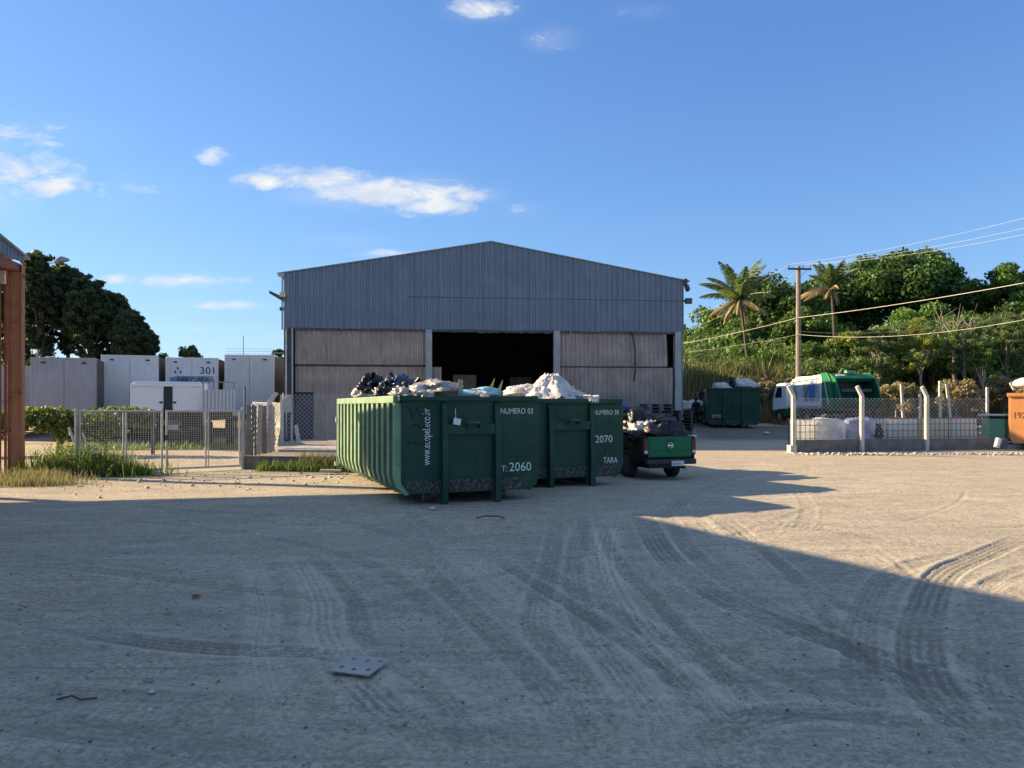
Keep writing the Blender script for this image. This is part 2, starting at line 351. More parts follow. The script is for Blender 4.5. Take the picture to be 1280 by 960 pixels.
# ------------------------------------------------------------------ ground with pressed-in wheel tracks
NT_ = 1100; uu = np.concatenate([-np.geomspace(14, 1.0, 40)[:-1], np.linspace(-.98, .98, NT_), np.geomspace(1.0, 14, 40)[1:]])
O = 2.6
s1 = 1/np.linspace(1/(1.0+O), 1/(26+O), 700)-O; s2 = np.geomspace(26, 900, 90)[1:]
yy = np.concatenate([[-1.2, -.4, .3], s1, s2])
Yg, Ug = np.meshgrid(yy, uu, indexing='ij'); Xg = Ug*(Yg+O)
Zg = hz(Xg, Yg)
near = np.clip((60-Yg)/40, 0, 1)
Zg = Zg + near*(.045*vnoise(Xg, Yg, 4.0, 1)+.012*vnoise(Xg, Yg, 1.1, 2)+.006*vnoise(Xg, Yg, .33, 3)+.005*vnoise(Xg, Yg, .09, 4)) - .0
tint = .0*Xg
dirn = vnoise(Xg*.9+Yg*.35, (Yg*.93-Xg*.3)*6, 1.0, 7)
Zg += near*.006*dirn; tint += .22*dirn*near
def spline(P, n=60):
    P = [Vector((p[0], p[1])) for p in P]; P = [P[0]*2-P[1]]+P+[P[-1]*2-P[-2]]; out = []
    for i in range(1, len(P)-2):
        a, b, c, d = P[i-1:i+3]
        for k in range(n):
            t_ = k/n; out.append(.5*((2*b)+(c-a)*t_+(2*a-5*b+4*c-d)*t_*t_+(3*b-3*c+d-a)*t_**3))
    out.append(P[-2]); return np.array(out)
def g2(px, py): Y = HC*F/(py-HOR); return ((px-640)/F*Y, Y)
rng = np.random.RandomState(5)
def track(pix, wdt=.26, depth=.012, tone=.6, pitch=.042, pairs=0.0, world=False, fade=True):
    global Zg, tint
    pts = spline(pix if world else [g2(*p) for p in pix])
    seg = np.linalg.norm(np.diff(pts, axis=0), axis=1); S = np.concatenate([[0], np.cumsum(seg)]); L = S[-1]
    x0, x1 = pts[:, 0].min()-wdt, pts[:, 0].max()+wdt; y0, y1 = pts[:, 1].min()-wdt, pts[:, 1].max()+wdt
    sel = np.where((Xg > x0) & (Xg < x1) & (Yg > y0) & (Yg < y1)); X = Xg[sel]; Y = Yg[sel]
    best = np.full(X.shape, 9e9); sb = np.zeros(X.shape); side = np.zeros(X.shape)
    for i in range(len(pts)-1):
        a = pts[i]; d = pts[i+1]-a; l2 = (d*d).sum()+1e-12
        k = np.clip(((X-a[0])*d[0]+(Y-a[1])*d[1])/l2, 0, 1); dx = X-a[0]-k*d[0]; dy = Y-a[1]-k*d[1]; dd = dx*dx+dy*dy
        mk = dd < best; best[mk] = dd[mk]; sb[mk] = S[i]+k[mk]*math.sqrt(l2); side[mk] = (np.sign(d[0]*dy-d[1]*dx)*np.sqrt(dd))[mk]
    dist = np.sqrt(best); h = wdt/2
    inside = np.clip((h-dist)/.03, 0, 1); berm = np.exp(-((dist-h-.02)/.03)**2)
    f = (np.clip(sb/1.3, 0, 1)*np.clip((L-sb)/1.3, 0, 1)) if fade else 1.
    patch = np.clip(vnoise(X, Y, .9, 11)*1.6+.85, .15, 1)
    grooves = np.cos(side/h*math.pi*4.5); lug = np.cos(2*math.pi*(sb+np.abs(side)*.5)/pitch)
    relief = .7*(grooves > .1)+.3*(lug > 0)*(np.abs(side) > h*.3)
    z = np.zeros_like(Zg); tt = np.zeros_like(Zg)
    z[sel] = (-depth*inside*(.6+.8*relief)*patch+depth*.7*berm*patch)*f
    tt[sel] = (tone*inside*(.15+.85*relief)*patch*f - .45*abs(tone)*berm*patch*f)
    Zg = Zg+z; tint = tint*(1-np.clip(np.abs(tt), 0, 1)*.5)+tt
track([(1290, 668), (1235, 690), (1180, 715), (1155, 765), (1150, 820), (1180, 880), (1240, 920), (1290, 950)], .34, .013, .95)
track([(1330, 700), (1250, 718), (1215, 765), (1215, 830), (1260, 890), (1330, 940)], .18, .006, .3)
track([(770, 640), (757, 690), (785, 760), (850, 830), (950, 900), (1040, 955)], .34, .012, -.8)
track([(800, 640), (830, 690), (900, 745), (1040, 800), (1180, 850), (1290, 900)], .36, .012, .95)
track([(770, 680), (820, 760), (900, 810), (1060, 880), (1200, 960)], .26, .008, .35)
track([(370, 690), (400, 745), (405, 790), (440, 840), (510, 910), (560, 980)], .30, .012, -.7)
track([(400, 800), (440, 850), (500, 900), (640, 965)], .30, .010, .55)
track([(-20, 760), (100, 788), (220, 806), (380, 816), (520, 822), (700, 815)], .28, .012, .95)
track([(-20, 700), (120, 712), (300, 735), (500, 760), (640, 800)], .26, .008, .4)
track([(-20, 895), (120, 915), (280, 938), (420, 975)], .32, .012, .9)
track([(-20, 850), (150, 868), (350, 880), (520, 890), (700, 880)], .22, .008, .45)
track([(550, 680), (590, 705), (640, 745), (760, 820), (860, 960)], .26, .009, -.6)
track([(610, 690), (700, 745), (830, 830), (960, 950)], .24, .008, .4)
track([(860, 960), (900, 915), (980, 890), (1100, 900), (1250, 950)], .3, .012, .9)
track([(240, 740), (300, 762), (360, 773), (420, 772)], .05, .004, -.7)
track([(900, 640), (960, 690), (1010, 740), (1100, 860)], .2, .007, .4)
track([(640, 630), (780, 660), (960, 655), (1290, 700)], .35, .010, .35)
track([(700, 650), (900, 628), (1100, 615), (1290, 632)], .30, .010, -.4)
track([(1290, 590), (1100, 585), (950, 590), (880, 610), (820, 650)], .35, .010, .3)
track([(100, 625), (250, 640), (420, 650), (560, 690)], .3, .008, .4)
track([(0, 650), (200, 655), (420, 690), (540, 760), (600, 860)], .25, .007, .35)
for base_, offs in (([(790, 640), (815, 690), (880, 750), (1000, 830), (1130, 950)], (-.9, -.55, .5, .95, 1.3)), ([(760, 650), (752, 700), (780, 770), (850, 850), (930, 950)], (-.35, -.7)), ([(560, 690), (640, 755), (760, 850), (880, 965)], (-.5, .45, .8)), ([(-20, 900), (200, 925), (420, 965)], (.35, -.4, .8)),
                    ([(1250, 690), (1170, 725), (1145, 780), (1165, 860), (1250, 940)], (.5, -.45)), ([(350, 690), (385, 750), (400, 800), (450, 880), (520, 970)], (.4, -.45))):
    P_ = np.array([g2(*q) for q in base_])
    for of in offs:
        tn = np.gradient(P_, axis=0); tn /= np.linalg.norm(tn, axis=1)[:, None]; nn_ = np.stack([-tn[:, 1], tn[:, 0]], -1)
        track([tuple(q) for q in P_+nn_*of+rng.randn(len(P_), 2)*.06], rng.choice([.2, .26]), .006, rng.choice([-.55, .45, .6]), world=True)
for k in range(70):
    a = rng.uniform(0, 1); px0 = rng.uniform(-50, 1300); py0 = rng.uniform(600, 900)
    p = g2(px0, py0); th = rng.uniform(-.6, .6)+(0 if a < .55 else rng.uniform(.6, 1.5)); l = rng.uniform(2, 9); cv = rng.uniform(-.25, .25)
    q = [(p[0]+l*s_*math.cos(th+cv*s_), p[1]+l*s_*math.sin(th+cv*s_)) for s_ in (0, .33, .66, 1)]
    if min(x[1] for x in q) < 1.5: continue
    track(q, rng.choice([.10, .18, .24, .28]), .006, rng.uniform(-.3, .32), world=True)
ny, nx = Xg.shape; V_ = np.stack([Xg, Yg, Zg], -1).reshape(-1, 3)
idx = np.arange(ny*nx).reshape(ny, nx); Q = np.stack([idx[:-1, :-1], idx[:-1, 1:], idx[1:, 1:], idx[1:, :-1]], -1).reshape(-1, 4)
gx0, gx1 = Xg[0, 0], Xg[0, -1]; n0 = len(V_)
V_ = np.vstack([V_, [[-900, -1.2, 0], [gx0, -1.2, 0], [gx1, -1.2, 0], [900, -1.2, 0], [-900, -300, 0], [900, -300, 0]]])
Qx = np.array([[n0+4, n0+5, n0+3, n0]])
V_ = np.vstack([V_, [[-3000, -1.2, -.3], [3000, -1.2, -.3], [3000, 1200, -.3], [-3000, 1200, -.3]]])
Q = np.vstack([Q, Qx, [[n0+6, n0+7, n0+8, n0+9]]])
gr = npmesh('ground', V_, Q, M['dirt'], var=np.concatenate([np.clip(tint, -1, 1).ravel(), np.zeros(10)]), smooth=True)
tag(gr, kind='structure')

# ------------------------------------------------------------------ corrugated sheet helper (local xz plane, ribs along z)
def corr(x0, x1, ztop, zbot, y=0, pitch=.2, dep=.035, off=None):
    mb = MB(); xs = []; x = x0; k = 0
    prof = [(0, 0), (.42, 0), (.55, 1), (.87, 1), (1., 0)]
    while x < x1:
        for a, d in prof[:-1]:
            xx = x+a*pitch
            if xx <= x1: xs.append((xx, d))
        x += pitch
    xs.append((x1, 0))
    zt = ztop if callable(ztop) else (lambda q: ztop); zb = zbot if callable(zbot) else (lambda q: zbot)
    rows = 8 if off else 1
    vs = []
    for (xx, d) in xs:
        for r in range(rows+1):
            z = zb(xx)+(zt(xx)-zb(xx))*r/rows
            vs.append((xx, y-dep*d+(off(xx, z) if off else 0), z))
    n = rows+1; fs = []
    for i in range(len(xs)-1):
        for r in range(rows): fs.append((i*n+r, (i+1)*n+r, (i+1)*n+r+1, i*n+r+1))
    mb.add(vs, fs); return mb
# ------------------------------------------------------------------ main warehouse
BX, BY = -10.16, 33.5; ang = math.atan2(2.0, 18.26); Wd, Dp = 18.37, 22.0
wh = empty('warehouse', (BX, BY, .22), ang, label='long blue grey corrugated metal warehouse with a wide open dark doorway', cat='warehouse')
pk, eav, ztp, cb = 9.25, 7.5, 9.12, 5.08
gab = lambda x: eav+(ztp-eav)*(x/pk if x < pk else (Wd-x)/(Wd-pk))
corr(0, Wd, gab, lambda x: cb+.02*math.sin(x*1.7), 0, .26, .05).build('gable_cladding', M['clad'], wh)
# panel laps / screw line
mb = MB()
for x in np.arange(.5, Wd, 1.05): mb.box((x, -.055, gab(x)*.5+cb*.5), (.012, .012, gab(x)-cb-.1))
mb.build('sheet_lap', M['clad'], wh)
mb = MB(); rr = random.Random(3); mb.bb(5.5, Wd-.1, -.0545, -.0515, 6.53, 6.56)
mb.build('bolt_row', M['steel_dark'], wh)
mb = MB()
mb.prism([(0-.05, eav), (pk, ztp), (Wd+.05, eav), (Wd+.05, eav+.05), (pk, ztp+.05), (-.05, eav+.05)], -.07, -.02, 'y'); mb.build('verge_trim', M['roof'], wh)
mb = MB()
mb.prism([(-.3, eav-.02), (pk, ztp), (Wd+.3, eav-.02), (Wd+.3, eav+.03), (pk, ztp+.045), (-.3, eav+.03)], -.01, Dp, 'y'); mb.build('roof', M['roof'], wh)
mb = MB(); mb.bb(0, .1, .1, Dp, 0, eav-.03); mb.build('wall', M['clad'], wh)
mb = MB(); mb.bb(Wd-.1, Wd, .1, Dp, 0, eav-.03); mb.build('wall', M['clad'], wh)
mb = MB(); mb.prism([(.1, 0), (Wd-.1, 0), (Wd-.1, eav-.1), (pk, ztp-.1), (.1, eav-.1)], Dp-.15, Dp-.05, 'y'); mb.build('wall', M['clad'], wh)
mb = MB(); mb.bb(.12, Wd-.12, .3, Dp-.2, -.05, .02); mb.build('floor_slab', M['concrete_dark'], wh)
# added dark lining, the hall's shade put into its colour
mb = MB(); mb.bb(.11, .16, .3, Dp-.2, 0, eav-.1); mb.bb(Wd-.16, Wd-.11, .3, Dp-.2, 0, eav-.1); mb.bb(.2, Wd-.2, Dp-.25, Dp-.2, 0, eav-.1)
mb.prism([(.2, eav-.14), (pk, ztp-.12), (Wd-.2, eav-.14), (pk, ztp-.18)], .2, Dp-.2, 'y'); mb.build('shade_lining', M['inside'], wh)
mb = MB(); mb.bb(0, Wd, .0, .22, cb-.10, cb+.02); mb.build('door_lintel', M['steel_dark'], wh)
for x0, x1, mm in ((6.27, 6.56, 'steel_col'), (12.16, 12.44, 'steel_col'), (.0, .42, 'steel_dark'), (17.92, 18.22, 'steel_col')):
    mb = MB(); yf = -.12 if x0 > .5 else -.02
    mb.bb(x0, x1, yf, yf+.03, -.1, cb-.0); mb.bb((x0+x1)/2-.015, (x0+x1)/2+.015, yf+.031, yf+.25, -.1, cb-.1); mb.bb(x0, x1, yf+.251, yf+.28, -.1, cb-.11)
    for zz in (1.1, 2.3, 3.6, 4.6): mb.box(((x0+x1)/2, yf-.012, zz), (.12, .02, .08))
    mb.build('column', M[mm], wh, bevel=.004)
mb = MB(); mb.tube([(.38, -.09, -.1), (.38, -.09, cb)], .035); mb.tube([(.12, -.07, .2), (.12, -.07, cb)], .03); mb.build('downpipe', M['galv'], wh)
# sliding doors, two tiers each
lo = 3.42
wob = lambda a: (lambda x, z: a*math.sin(x*3.1)*math.sin(z*1.7))
corr(.47, 6.26, cb-.08, lo+.05, .10, .22, .045, wob(.012)).build('sliding_door', M['clad_door'], wh)
corr(1.27, 6.99, lo-.04, .02, .18, .22, .045, wob(.014)).build('sliding_door', M['clad_door'], wh)
corr(.47, 1.27, lo-.04, 2.22, .18, .22, .045).build('door_header_panel', M['clad_door'], wh)
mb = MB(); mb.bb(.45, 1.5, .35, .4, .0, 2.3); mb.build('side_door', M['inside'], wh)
def buck(x, z):
    q = max(0, (x-12.5)/5.2); return -.05*math.sin(x*2.3+z)*.6-.28*q*q*math.sin(max(0, min(1, z/5.))*math.pi)+.03*math.sin(x*6)
def shear(mb):     # ragged right edge swinging outwards at mid height
    return mb
corr(12.44, 17.55, cb-.08, lo+.03, .12, .22, .045, buck).build('buckled_door', M['clad_door'], wh)
corr(12.44, 17.80, lo-.03, .02, .16, .22, .045, buck).build('buckled_door', M['clad_door'], wh)
for x0, x1 in ((.47, 6.2), (12.5, 17.5)):
    mb = MB(); mb.bb(x0, x1, .2, .26, lo-.06, lo+.06); mb.build('door_rail', M['steel_dark'], wh)
# hanging strap, fittings
mb = MB(); mb.tube([(15.85, -.10, cb-.05), (15.98, -.16, 4.2), (15.98, -.18, 3.2), (15.90, -.17, 2.75)], .035, 6); mb.build('hanging_hose', M['wire_dark'], wh, smooth=True)
mb = MB(); mb.tube([(12.95, -.1, cb-.02), (12.85, -.12, 4.5), (12.72, -.12, 4.2)], .012, 5); mb.build('loose_cable', M['cable_pale'], wh, smooth=True)
mb = MB(); mb.prism([(-.62, 6.72), (-.02, 6.45), (-.02, 6.25), (-.25, 6.38), (-.62, 6.60)], -.1, .1, 'y'); mb.bb(-.18, -.02, -.05, .1, 5.85, 6.0); mb.build('gutter_bracket', M['steel_dark'], wh)
mb = MB(); mb.box((-.02, -.16, 6.55), (.26, .12, .2), rx=.5); mb.bb(-.05, .05, -.1, 0, 6.5, 6.56); mb.build('floodlight', M['chrome'], wh, bevel=.01)
mb = MB(); mb.box((Wd+.22, -.06, 6.55), (.3, .2, .26)); mb.bb(Wd+.001, Wd+.1, -.04, .02, 6.5, 6.6); mb.build('alarm_box', M['steel_dark'], wh, bevel=.01)
mb = MB(); mb.box((Wd+.05, -.10, 7.42), (.16, .14, .34)); mb.box((Wd+.12, -.16, 7.15), (.14, .2, .3), rx=-.5, rz=.3)
mb.build('camera_box', M['steel_dark'], wh, bevel=.01)
mb = MB(); mb.box((-.1, -.08, 7.42), (.28, .14, .14)); mb.bb(-.1, -.03, -.05, .03, 5.0, 7.3); mb.tube([(-.45, -.05, 3.95), (.0, -.05, 3.95)], .015, 5); mb.build('gutter_end', M['galv'], wh)
for k in range(14):
    mb = MB(); x = 6.9+k*.38; s_ = rr.uniform(.05, .22); mb.box((x, -.01, cb-.06-s_*.15), (s_*1.3, .05, s_*.5), ry=rr.uniform(-.5, .5)); mb.build('torn_flap', M['steel_dark'], wh)
for k in range(4):
    mb = MB(); mb.bb(.2, .45, 3.5+k*4.4, 3.7+k*4.4, .02, eav-.2); mb.build('inner_column', M['steel_col'], wh)
    mb = MB(); mb.tube([(.3, 3.6+k*4.4, eav-.5), (pk, 3.6+k*4.4, ztp-.6), (Wd-.3, 3.6+k*4.4, eav-.5)], .09, 6); mb.build('roof_truss', M['steel_col'], wh)
def wl(x, y, z=0):      # warehouse local -> world
    return Vector((BX+x*math.cos(ang)-y*math.sin(ang), BY+x*math.sin(ang)+y*math.cos(ang), .22+z))

rr = random.Random(12); bcol = ['rubbish', 'blueplastic', 'wood', 'rubbish', 'white', 'rubbish']; n_b = 0; bsrc = None
for (bx_, by_, bz_) in [(7.6, 6.5, 0), (9.0, 6.6, 0), (10.4, 6.4, 0), (7.7, 6.5, 1.1), (9.1, 6.6, 1.1), (11.6, 9.5, 0), (11.6, 9.4, 1.1), (10.3, 9.6, 1.1), (8.3, 6.6, 2.2), (11.7, 9.5, 2.2)]:
    mb = MB(); mb.box((0, 0, .55), (1.25, 1.2, 1.05)); 
    for q in (-.4, 0, .4): mb.box((q, 0, .55), (.02, 1.22, 1.07))
    o = mb.build('waste_bale', M[bcol[n_b % 6]], None, loc=wl(bx_, by_, bz_), rot=(0, 0, ang+rr.uniform(-.08, .08)), bevel=.05); n_b += 1
    tag(o, 'strapped waste bale dimly visible inside the dark warehouse doorway', 'bale', 'waste bales inside the warehouse')
# ------------------------------------------------------------------ open shed on the left that shades the yard
SX = Vector((.208, -.978, 0)); sa = math.atan2(SX.y, SX.x)
sh = empty('open_shed', (-12.72, 19.6, 0), sa, label='open fronted shed with rust red steel columns and corrugated gable at the left edge', cat='shed')
Ws, Ds, es, ss = 21., 24., 5.72, .15; hs = lambda x: es+ss*(x if x < Ws/2 else Ws-x)
mb = MB(); mb.prism([(-.25, es-.06), (Ws/2, es+ss*Ws/2), (Ws+.25, es-.06), (Ws+.25, es-.0), (Ws/2, es+ss*Ws/2+.06), (-.25, es-.0)], -Ds, .06, 'y'); mb.build('roof', M['roof'], sh)
corr(.0, Ws, lambda x: hs(x)-.01, lambda x: es-.18, .0, .21, .045).build('gable_cladding', M['clad'], sh)
mb = MB(); mb.bb(-.1, Ws, -.26, -.06, es-.42, es-.22); mb.build('front_beam', M['redlead'], sh)
mb = MB(); mb.bb(-.05, .1, -Ds, -.3, es-.4, es-.1); mb.build('eave_beam', M['redlead'], sh)
for (x, y) in [(0, -.12), (Ws, -.12), (0, -8), (0, -16), (0, -Ds+.2), (Ws, -8), (Ws, -16), (Ws, -Ds+.2), (Ws/2, -Ds+.2)]:
    mb = MB(); z1 = es-.12 if x != Ws/2 else hs(x)-.15
    y -= .06; mb.bb(x-.1, x+.1, y+.15, y+.168, -.2, z1-.12); mb.bb(x-.01, x+.01, y-.149, y+.149, -.2, z1-.12); mb.bb(x-.1, x+.1, y-.168, y-.15, -.2, z1-.12)
    for zz in (2.1, 4.0): mb.bb(x-.12, x+.12, y-.148, y+.148, zz, zz+.02)
    o = mb.build('column', M['orange_steel'], sh, bevel=.003)
    for k in range(5): pass
# downpipes beside the near column
for k, (dx, dy) in enumerate([(.0, -.43), (.05, -.54), (.0, -.66)]):
    mb = MB(); mb.tube([(dx, dy, -.1), (dx, dy, es-.75+.1*k)], .035, 8); mb.tube([(dx, dy, 1.9), (dx, dy, 1.96)], .05, 8); mb.tube([(dx, dy, 3.2), (dx, dy, 3.26)], .05, 8)
    mb.build('downpipe', M['redlead'], sh, smooth=False)
mb = MB(); mb.bb(-.02, .10, -.54, -.42, es-.75, es-.42); mb.build('junction_box', M['galv'], sh)
mb = MB(); mb.tube([(.05, .0, es-.5), (-.02, .06, es-.62), (.0, .1, es-.45), (.15, .08, es-.55), (.05, .1, es-.8)], .014, 5); mb.build('loose_wire', M['wire_dark'], sh)
mb = MB(); mb.bb(.1, Ws-.1, -Ds+.05, -Ds+.12, 0, es-.1); mb.build('rear_wall', M['clad'], sh)
mb = MB(); mb.tube([(0, -.3, 1.2), (-.1, -3.5, .05)], .04, 6); mb.build('brace', M['wood_dark'], sh)

# ------------------------------------------------------------------ roll-off containers
def container(loc, rz, W, L, Hh, label, ribs=14, side=None, post_sp=1.04, ry=0):
    e = empty('waste_container', loc, rz, ry=ry, label=label, cat='container', group='dark green roll-off waste containers')
    w = W/2; b0 = .20; ch = .20; ci = .15
    sec = [(-w, Hh), (-w, b0+ch), (-w+ci, b0), (w-ci, b0), (w, b0+ch), (w, Hh)]
    mb = MB(); mb.prism(list(reversed(sec)), 0, .04, 'y'); mb.build('front_panel', M['green'], e)
    mb = MB(); mb.prism(sec, L-.04, L, 'y'); mb.build('rear_door', M['green'], e)
    inn = [(x*(1-.05), z) for x, z in sec]
    inn = [(-w+.05, Hh), (-w+.05, b0+ch+.02), (-w+ci+.02, b0+.05), (w-ci-.02, b0+.05), (w-.05, b0+ch+.02), (w-.05, Hh)]
    for sgn in (-1, 1):
        mb = MB(); q = [(sgn*w, Hh), (sgn*w, b0+ch), (sgn*(w-ci), b0), (sgn*(w-ci-.02), b0+.05), (sgn*(w-.05), b0+ch+.02), (sgn*(w-.05), Hh)]
        mb.prism(q, .041, L-.041, 'y'); mb.build('side_wall', M['green'], e)
    mb = MB(); mb.bb(-w+ci+.03, w-ci-.03, .041, L-.041, b0, b0+.05); mb.build('floor_plate', M['green_dirty'], e)
    # rim
    mb = MB(); mb.bb(-w-.06, w+.06, -.07, .09, Hh-.001, Hh+.10); mb.build('front_rim', M['green'], e, bevel=.012)
    mb = MB(); mb.bb(-w-.06, w+.06, L-.06, L+.06, Hh, Hh+.10); mb.build('rear_rim', M['green'], e, bevel=.012)
    for sgn in (-1, 1):
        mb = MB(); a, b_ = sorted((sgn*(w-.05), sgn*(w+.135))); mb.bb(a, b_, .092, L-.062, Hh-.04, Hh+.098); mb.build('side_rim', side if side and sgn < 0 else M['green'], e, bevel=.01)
        for k in range(ribs):
            y = .02+k*(L-.25)/(ribs-1); x = sgn*w
            mb = MB(); pr = [(x-sgn*.002, Hh-.042), (x+sgn*.12, Hh-.042), (x+sgn*.12, b0+ch+.12), (x+sgn*.07, b0+ch-.08), (x-sgn*.08, b0-.03), (x-sgn*(ci+.02), b0-.002), (x-sgn*.002, b0+ch)]
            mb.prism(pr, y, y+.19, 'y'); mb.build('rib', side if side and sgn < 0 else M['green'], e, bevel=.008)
    # front: rear-facing lower scuffed band, seams, posts, hook bar
    mb = MB(); mb.prism([(-w+.04, b0+ch+.04), (-w+.04, b0+ch), (-w+ci+.02, b0+.02), (w-ci-.02, b0+.02), (w-.04, b0+ch), (w-.04, b0+ch+.04)], -.008, -.003, 'y'); mb.build('scuffed_band', M['green_dirty'], e)
    for s_ in (-1, 1):
        mb = MB(); x = s_*post_sp/2; mb.prism([(-.13, .0), (-.003, .0), (-.003, Hh-.002), (-.05, Hh-.06), (-.10, Hh-.12), (-.15, .6)], x-.055, x+.055, 'x'); mb.build('post', M['green'], e, bevel=.008)
    mb = MB(); mb.bb(-post_sp/2+.055, post_sp/2-.055, -.10, -.009, 1.28, 1.48); mb.build('crossbar', M['green'], e, bevel=.006)
    mb = MB(); mb.tube([(-.12, -.14, 1.42), (-.12, -.22, 1.50), (.12, -.22, 1.50), (.12, -.14, 1.42)], .028, 8); mb.build('lift_hook', M['steel_dark'], e, smooth=True)
    rs_ = random.Random(int(W*100+L*10+ribs))
    for k in range(9):
        x_ = rs_.uniform(-w+.08, w-.08); z_ = rs_.uniform(.6, Hh-.1); l_ = rs_.uniform(.08, .4); w2_ = rs_.uniform(.006, .022)
        if abs(abs(x_)-post_sp/2) < .12: continue
        mb = MB(); mb.prism([(x_-w2_, z_), (x_+w2_, z_+.01), (x_+w2_*.7, z_-l_*.6), (x_+w2_*.2, z_-l_), (x_-w2_*.6, z_-l_*.5)], -.0025, -.0005, 'y'); mb.build('rust_run', M['bark'] if k % 3 == 0 else M['green_dirty'], e)
    for q_ in ((-w+.03, -post_sp/2-.06, .84), (post_sp/2+.06, w-.03, .84), (-post_sp/2+.06, post_sp/2-.06, 1.60)):
        mb = MB(); mb.bb(q_[0], q_[1], -.012, -.003, q_[2], q_[2]+.014); mb.build('weld_seam', M['green'], e)
    for s_ in (-1, 1):
        mb = MB(); mb.bb(s_*.5-.05, s_*.5+.05, .02, L-.2, .04, b0-.001); mb.build('skid_rail', M['steel_dark'], e)
        for yy_ in (.35, L-.4):
            mb = MB(); mb.tube([(s_*.75-.07, yy_, .1), (s_*.75+.07, yy_, .1)], .1, 16); mb.build('roller', M['steel_dark'], e)
    mb = MB(); mb.box((-w-.12, L-.05, 1.45), (.08, .1, .12)); mb.tube([(-w-.12, L-.05, .3), (-w-.12, L-.05, 1.9)], .025, 6); mb.box((-w-.13, L-.02, .3), (.1, .12, .1)); mb.build('door_latch', M['galv'], e)
    return e
XR = (R(90), 0, 0)
yaw = R(22)
C1 = Vector((-2.0, 13.62, 0))+Vector((math.cos(yaw), math.sin(yaw), 0))*1.31
c1 = container((C1.x, C1.y, float(hz(C1.x, C1.y))-.0), yaw, 2.62, 6.6, 1.90, 'nearest dark green roll-off container with sunlit ribbed side, marked T: 2060', ribs=14, side=M['green_sunlit'])
text('lettering', 'NUMERO 03', .15, M['paint_white'], c1, (.60, -.010, 1.66), XR, sx=.84)
text('lettering', 'T:', .16, M['paint_white'], c1, (.62, -.010, .56), XR)
text('lettering', '2060', .24, M['paint_white'], c1, (.78, -.010, .56), XR, sx=.98)
text('lettering', 'www.ecopel.eco.br', .215, M['paint_white'], c1, (-.78, -.010, .72), (R(90), R(-90), 0), sx=.62)
def scrawl(parent, pts, r=.012): mb = MB(); mb.tube(pts, r, 5); return mb.build('graffiti', M['paint_dark'], parent)
scrawl(c1, [(-1.16, -.006, 1.78), (-1.10, -.006, 1.60), (-1.02, -.006, 1.78), (-.98, -.006, 1.62), (-.80, -.006, 1.70), (-.72, -.006, 1.66), (-.84, -.006, 1.60)])
scrawl(c1, [(-1.15, -.006, 1.42), (-1.02, -.006, 1.48), (-.96, -.006, 1.40), (-.86, -.006, 1.46)]); scrawl(c1, [(-1.2, -.006, 1.10), (-1.05, -.006, 1.17), (-1.0, -.006, 1.10), (-.66, -.006, 1.22)])
mb = MB(); mb.box((-.30, -.13, 1.52), (.14, .02, .12), ry=.2); mb.tube([(-.32, -.12, 1.58), (-.33, -.12, 1.76)], .006, 4); mb.build('paper_tag', M['paint_white'], c1)
C2 = G(716, 609); yaw2 = R(24); C2 = C2+Vector((-math.sin(yaw2), math.cos(yaw2), 0))*.13
c2 = container((C2.x, C2.y, C2.z), yaw2, 2.60, 6.4, 1.88, 'dark green roll-off container marked 2070 TARA, parked between the nearest one and the pickup', ribs=13)
text('lettering', 'NUMERO 38', .15, M['paint_white'], c2, (.60, -.010, 1.62), XR, sx=.82)
text('lettering', '2070', .235, M['paint_white'], c2, (.64, -.010, .98), XR)
text('lettering', 'TARA', .20, M['paint_white'], c2, (.86, -.010, .50), XR, sx=.75)
C3 = at(917, 533, 41.5); C3.z = float(hz(C3.x, C3.y)) ; C3 = C3+Vector((.1, .4, 0))
c3 = container((C3.x, C3.y, C3.z), R(-12), 2.6, 4.2, 2.15, 'dark green waste container standing in shade behind the warehouse corner, topped with white bags', ribs=9, post_sp=1.0)
text('lettering', '2770', .24, M['paint_white'], c3, (-1.15, -.010, .60), XR, sx=1.0)
p = at(901, 525, 46.5)
e4 = container((p.x-.1, p.y, float(hz(p.x, p.y))), R(-12), 2.2, 4.0, 2.0, 'lower dark green container half hidden to the left of the bag topped one', ribs=8, post_sp=.9)

# ------------------------------------------------------------------ garbage
def blob(name, m, loc, size, seed, rz=0, fold=.22, n=54, flat=.35, peak=0):
    if size[0] < .1: n = 14
    mb = MB(); vs = []; nu, nv = n, n//2+2
    for j in range(nv+1):
        for i in range(nu):
            th = math.pi*j/nv; ph = 2*math.pi*i/nu
            d = Vector((math.sin(th)*math.cos(ph), math.sin(th)*math.sin(ph), math.cos(th)))
            q = d*1.7+Vector((seed*7.3, seed*1.7, 0))
            r = 1+fold*1.6*mnoise.noise(q)+fold*(1-abs(mnoise.noise(q*2.3)*2))*.55-fold*.2+fold*.30*mnoise.noise(q*6)+fold*.26*(1-2.2*abs(mnoise.noise(Vector((q.x*2.2, q.y*5.5, q.z*5.5)))))+fold*.14*(1-2.2*abs(mnoise.noise(q*8)))-fold*.2
            if peak and d.z > 0: r += peak*d.z**6
            z = d.z*r
            if z < 0: z *= flat
            vs.append((d.x*r*size[0], d.y*r*size[1], z*size[2]))
    fs = [(j*nu+i, j*nu+(i+1) % nu, (j+1)*nu+(i+1) % nu, (j+1)*nu+i) for j in range(nv) for i in range(nu)]
    mb.add(vs, fs); o = mb.build(name, m, None, smooth=True, loc=loc); o.rotation_euler = (0, 0, rz); return o
def inC(C, yw, lx, ly, z): return Vector((C.x+lx*math.cos(yw)-ly*math.sin(yw), C.y+lx*math.sin(yw)+ly*math.cos(yw), z))
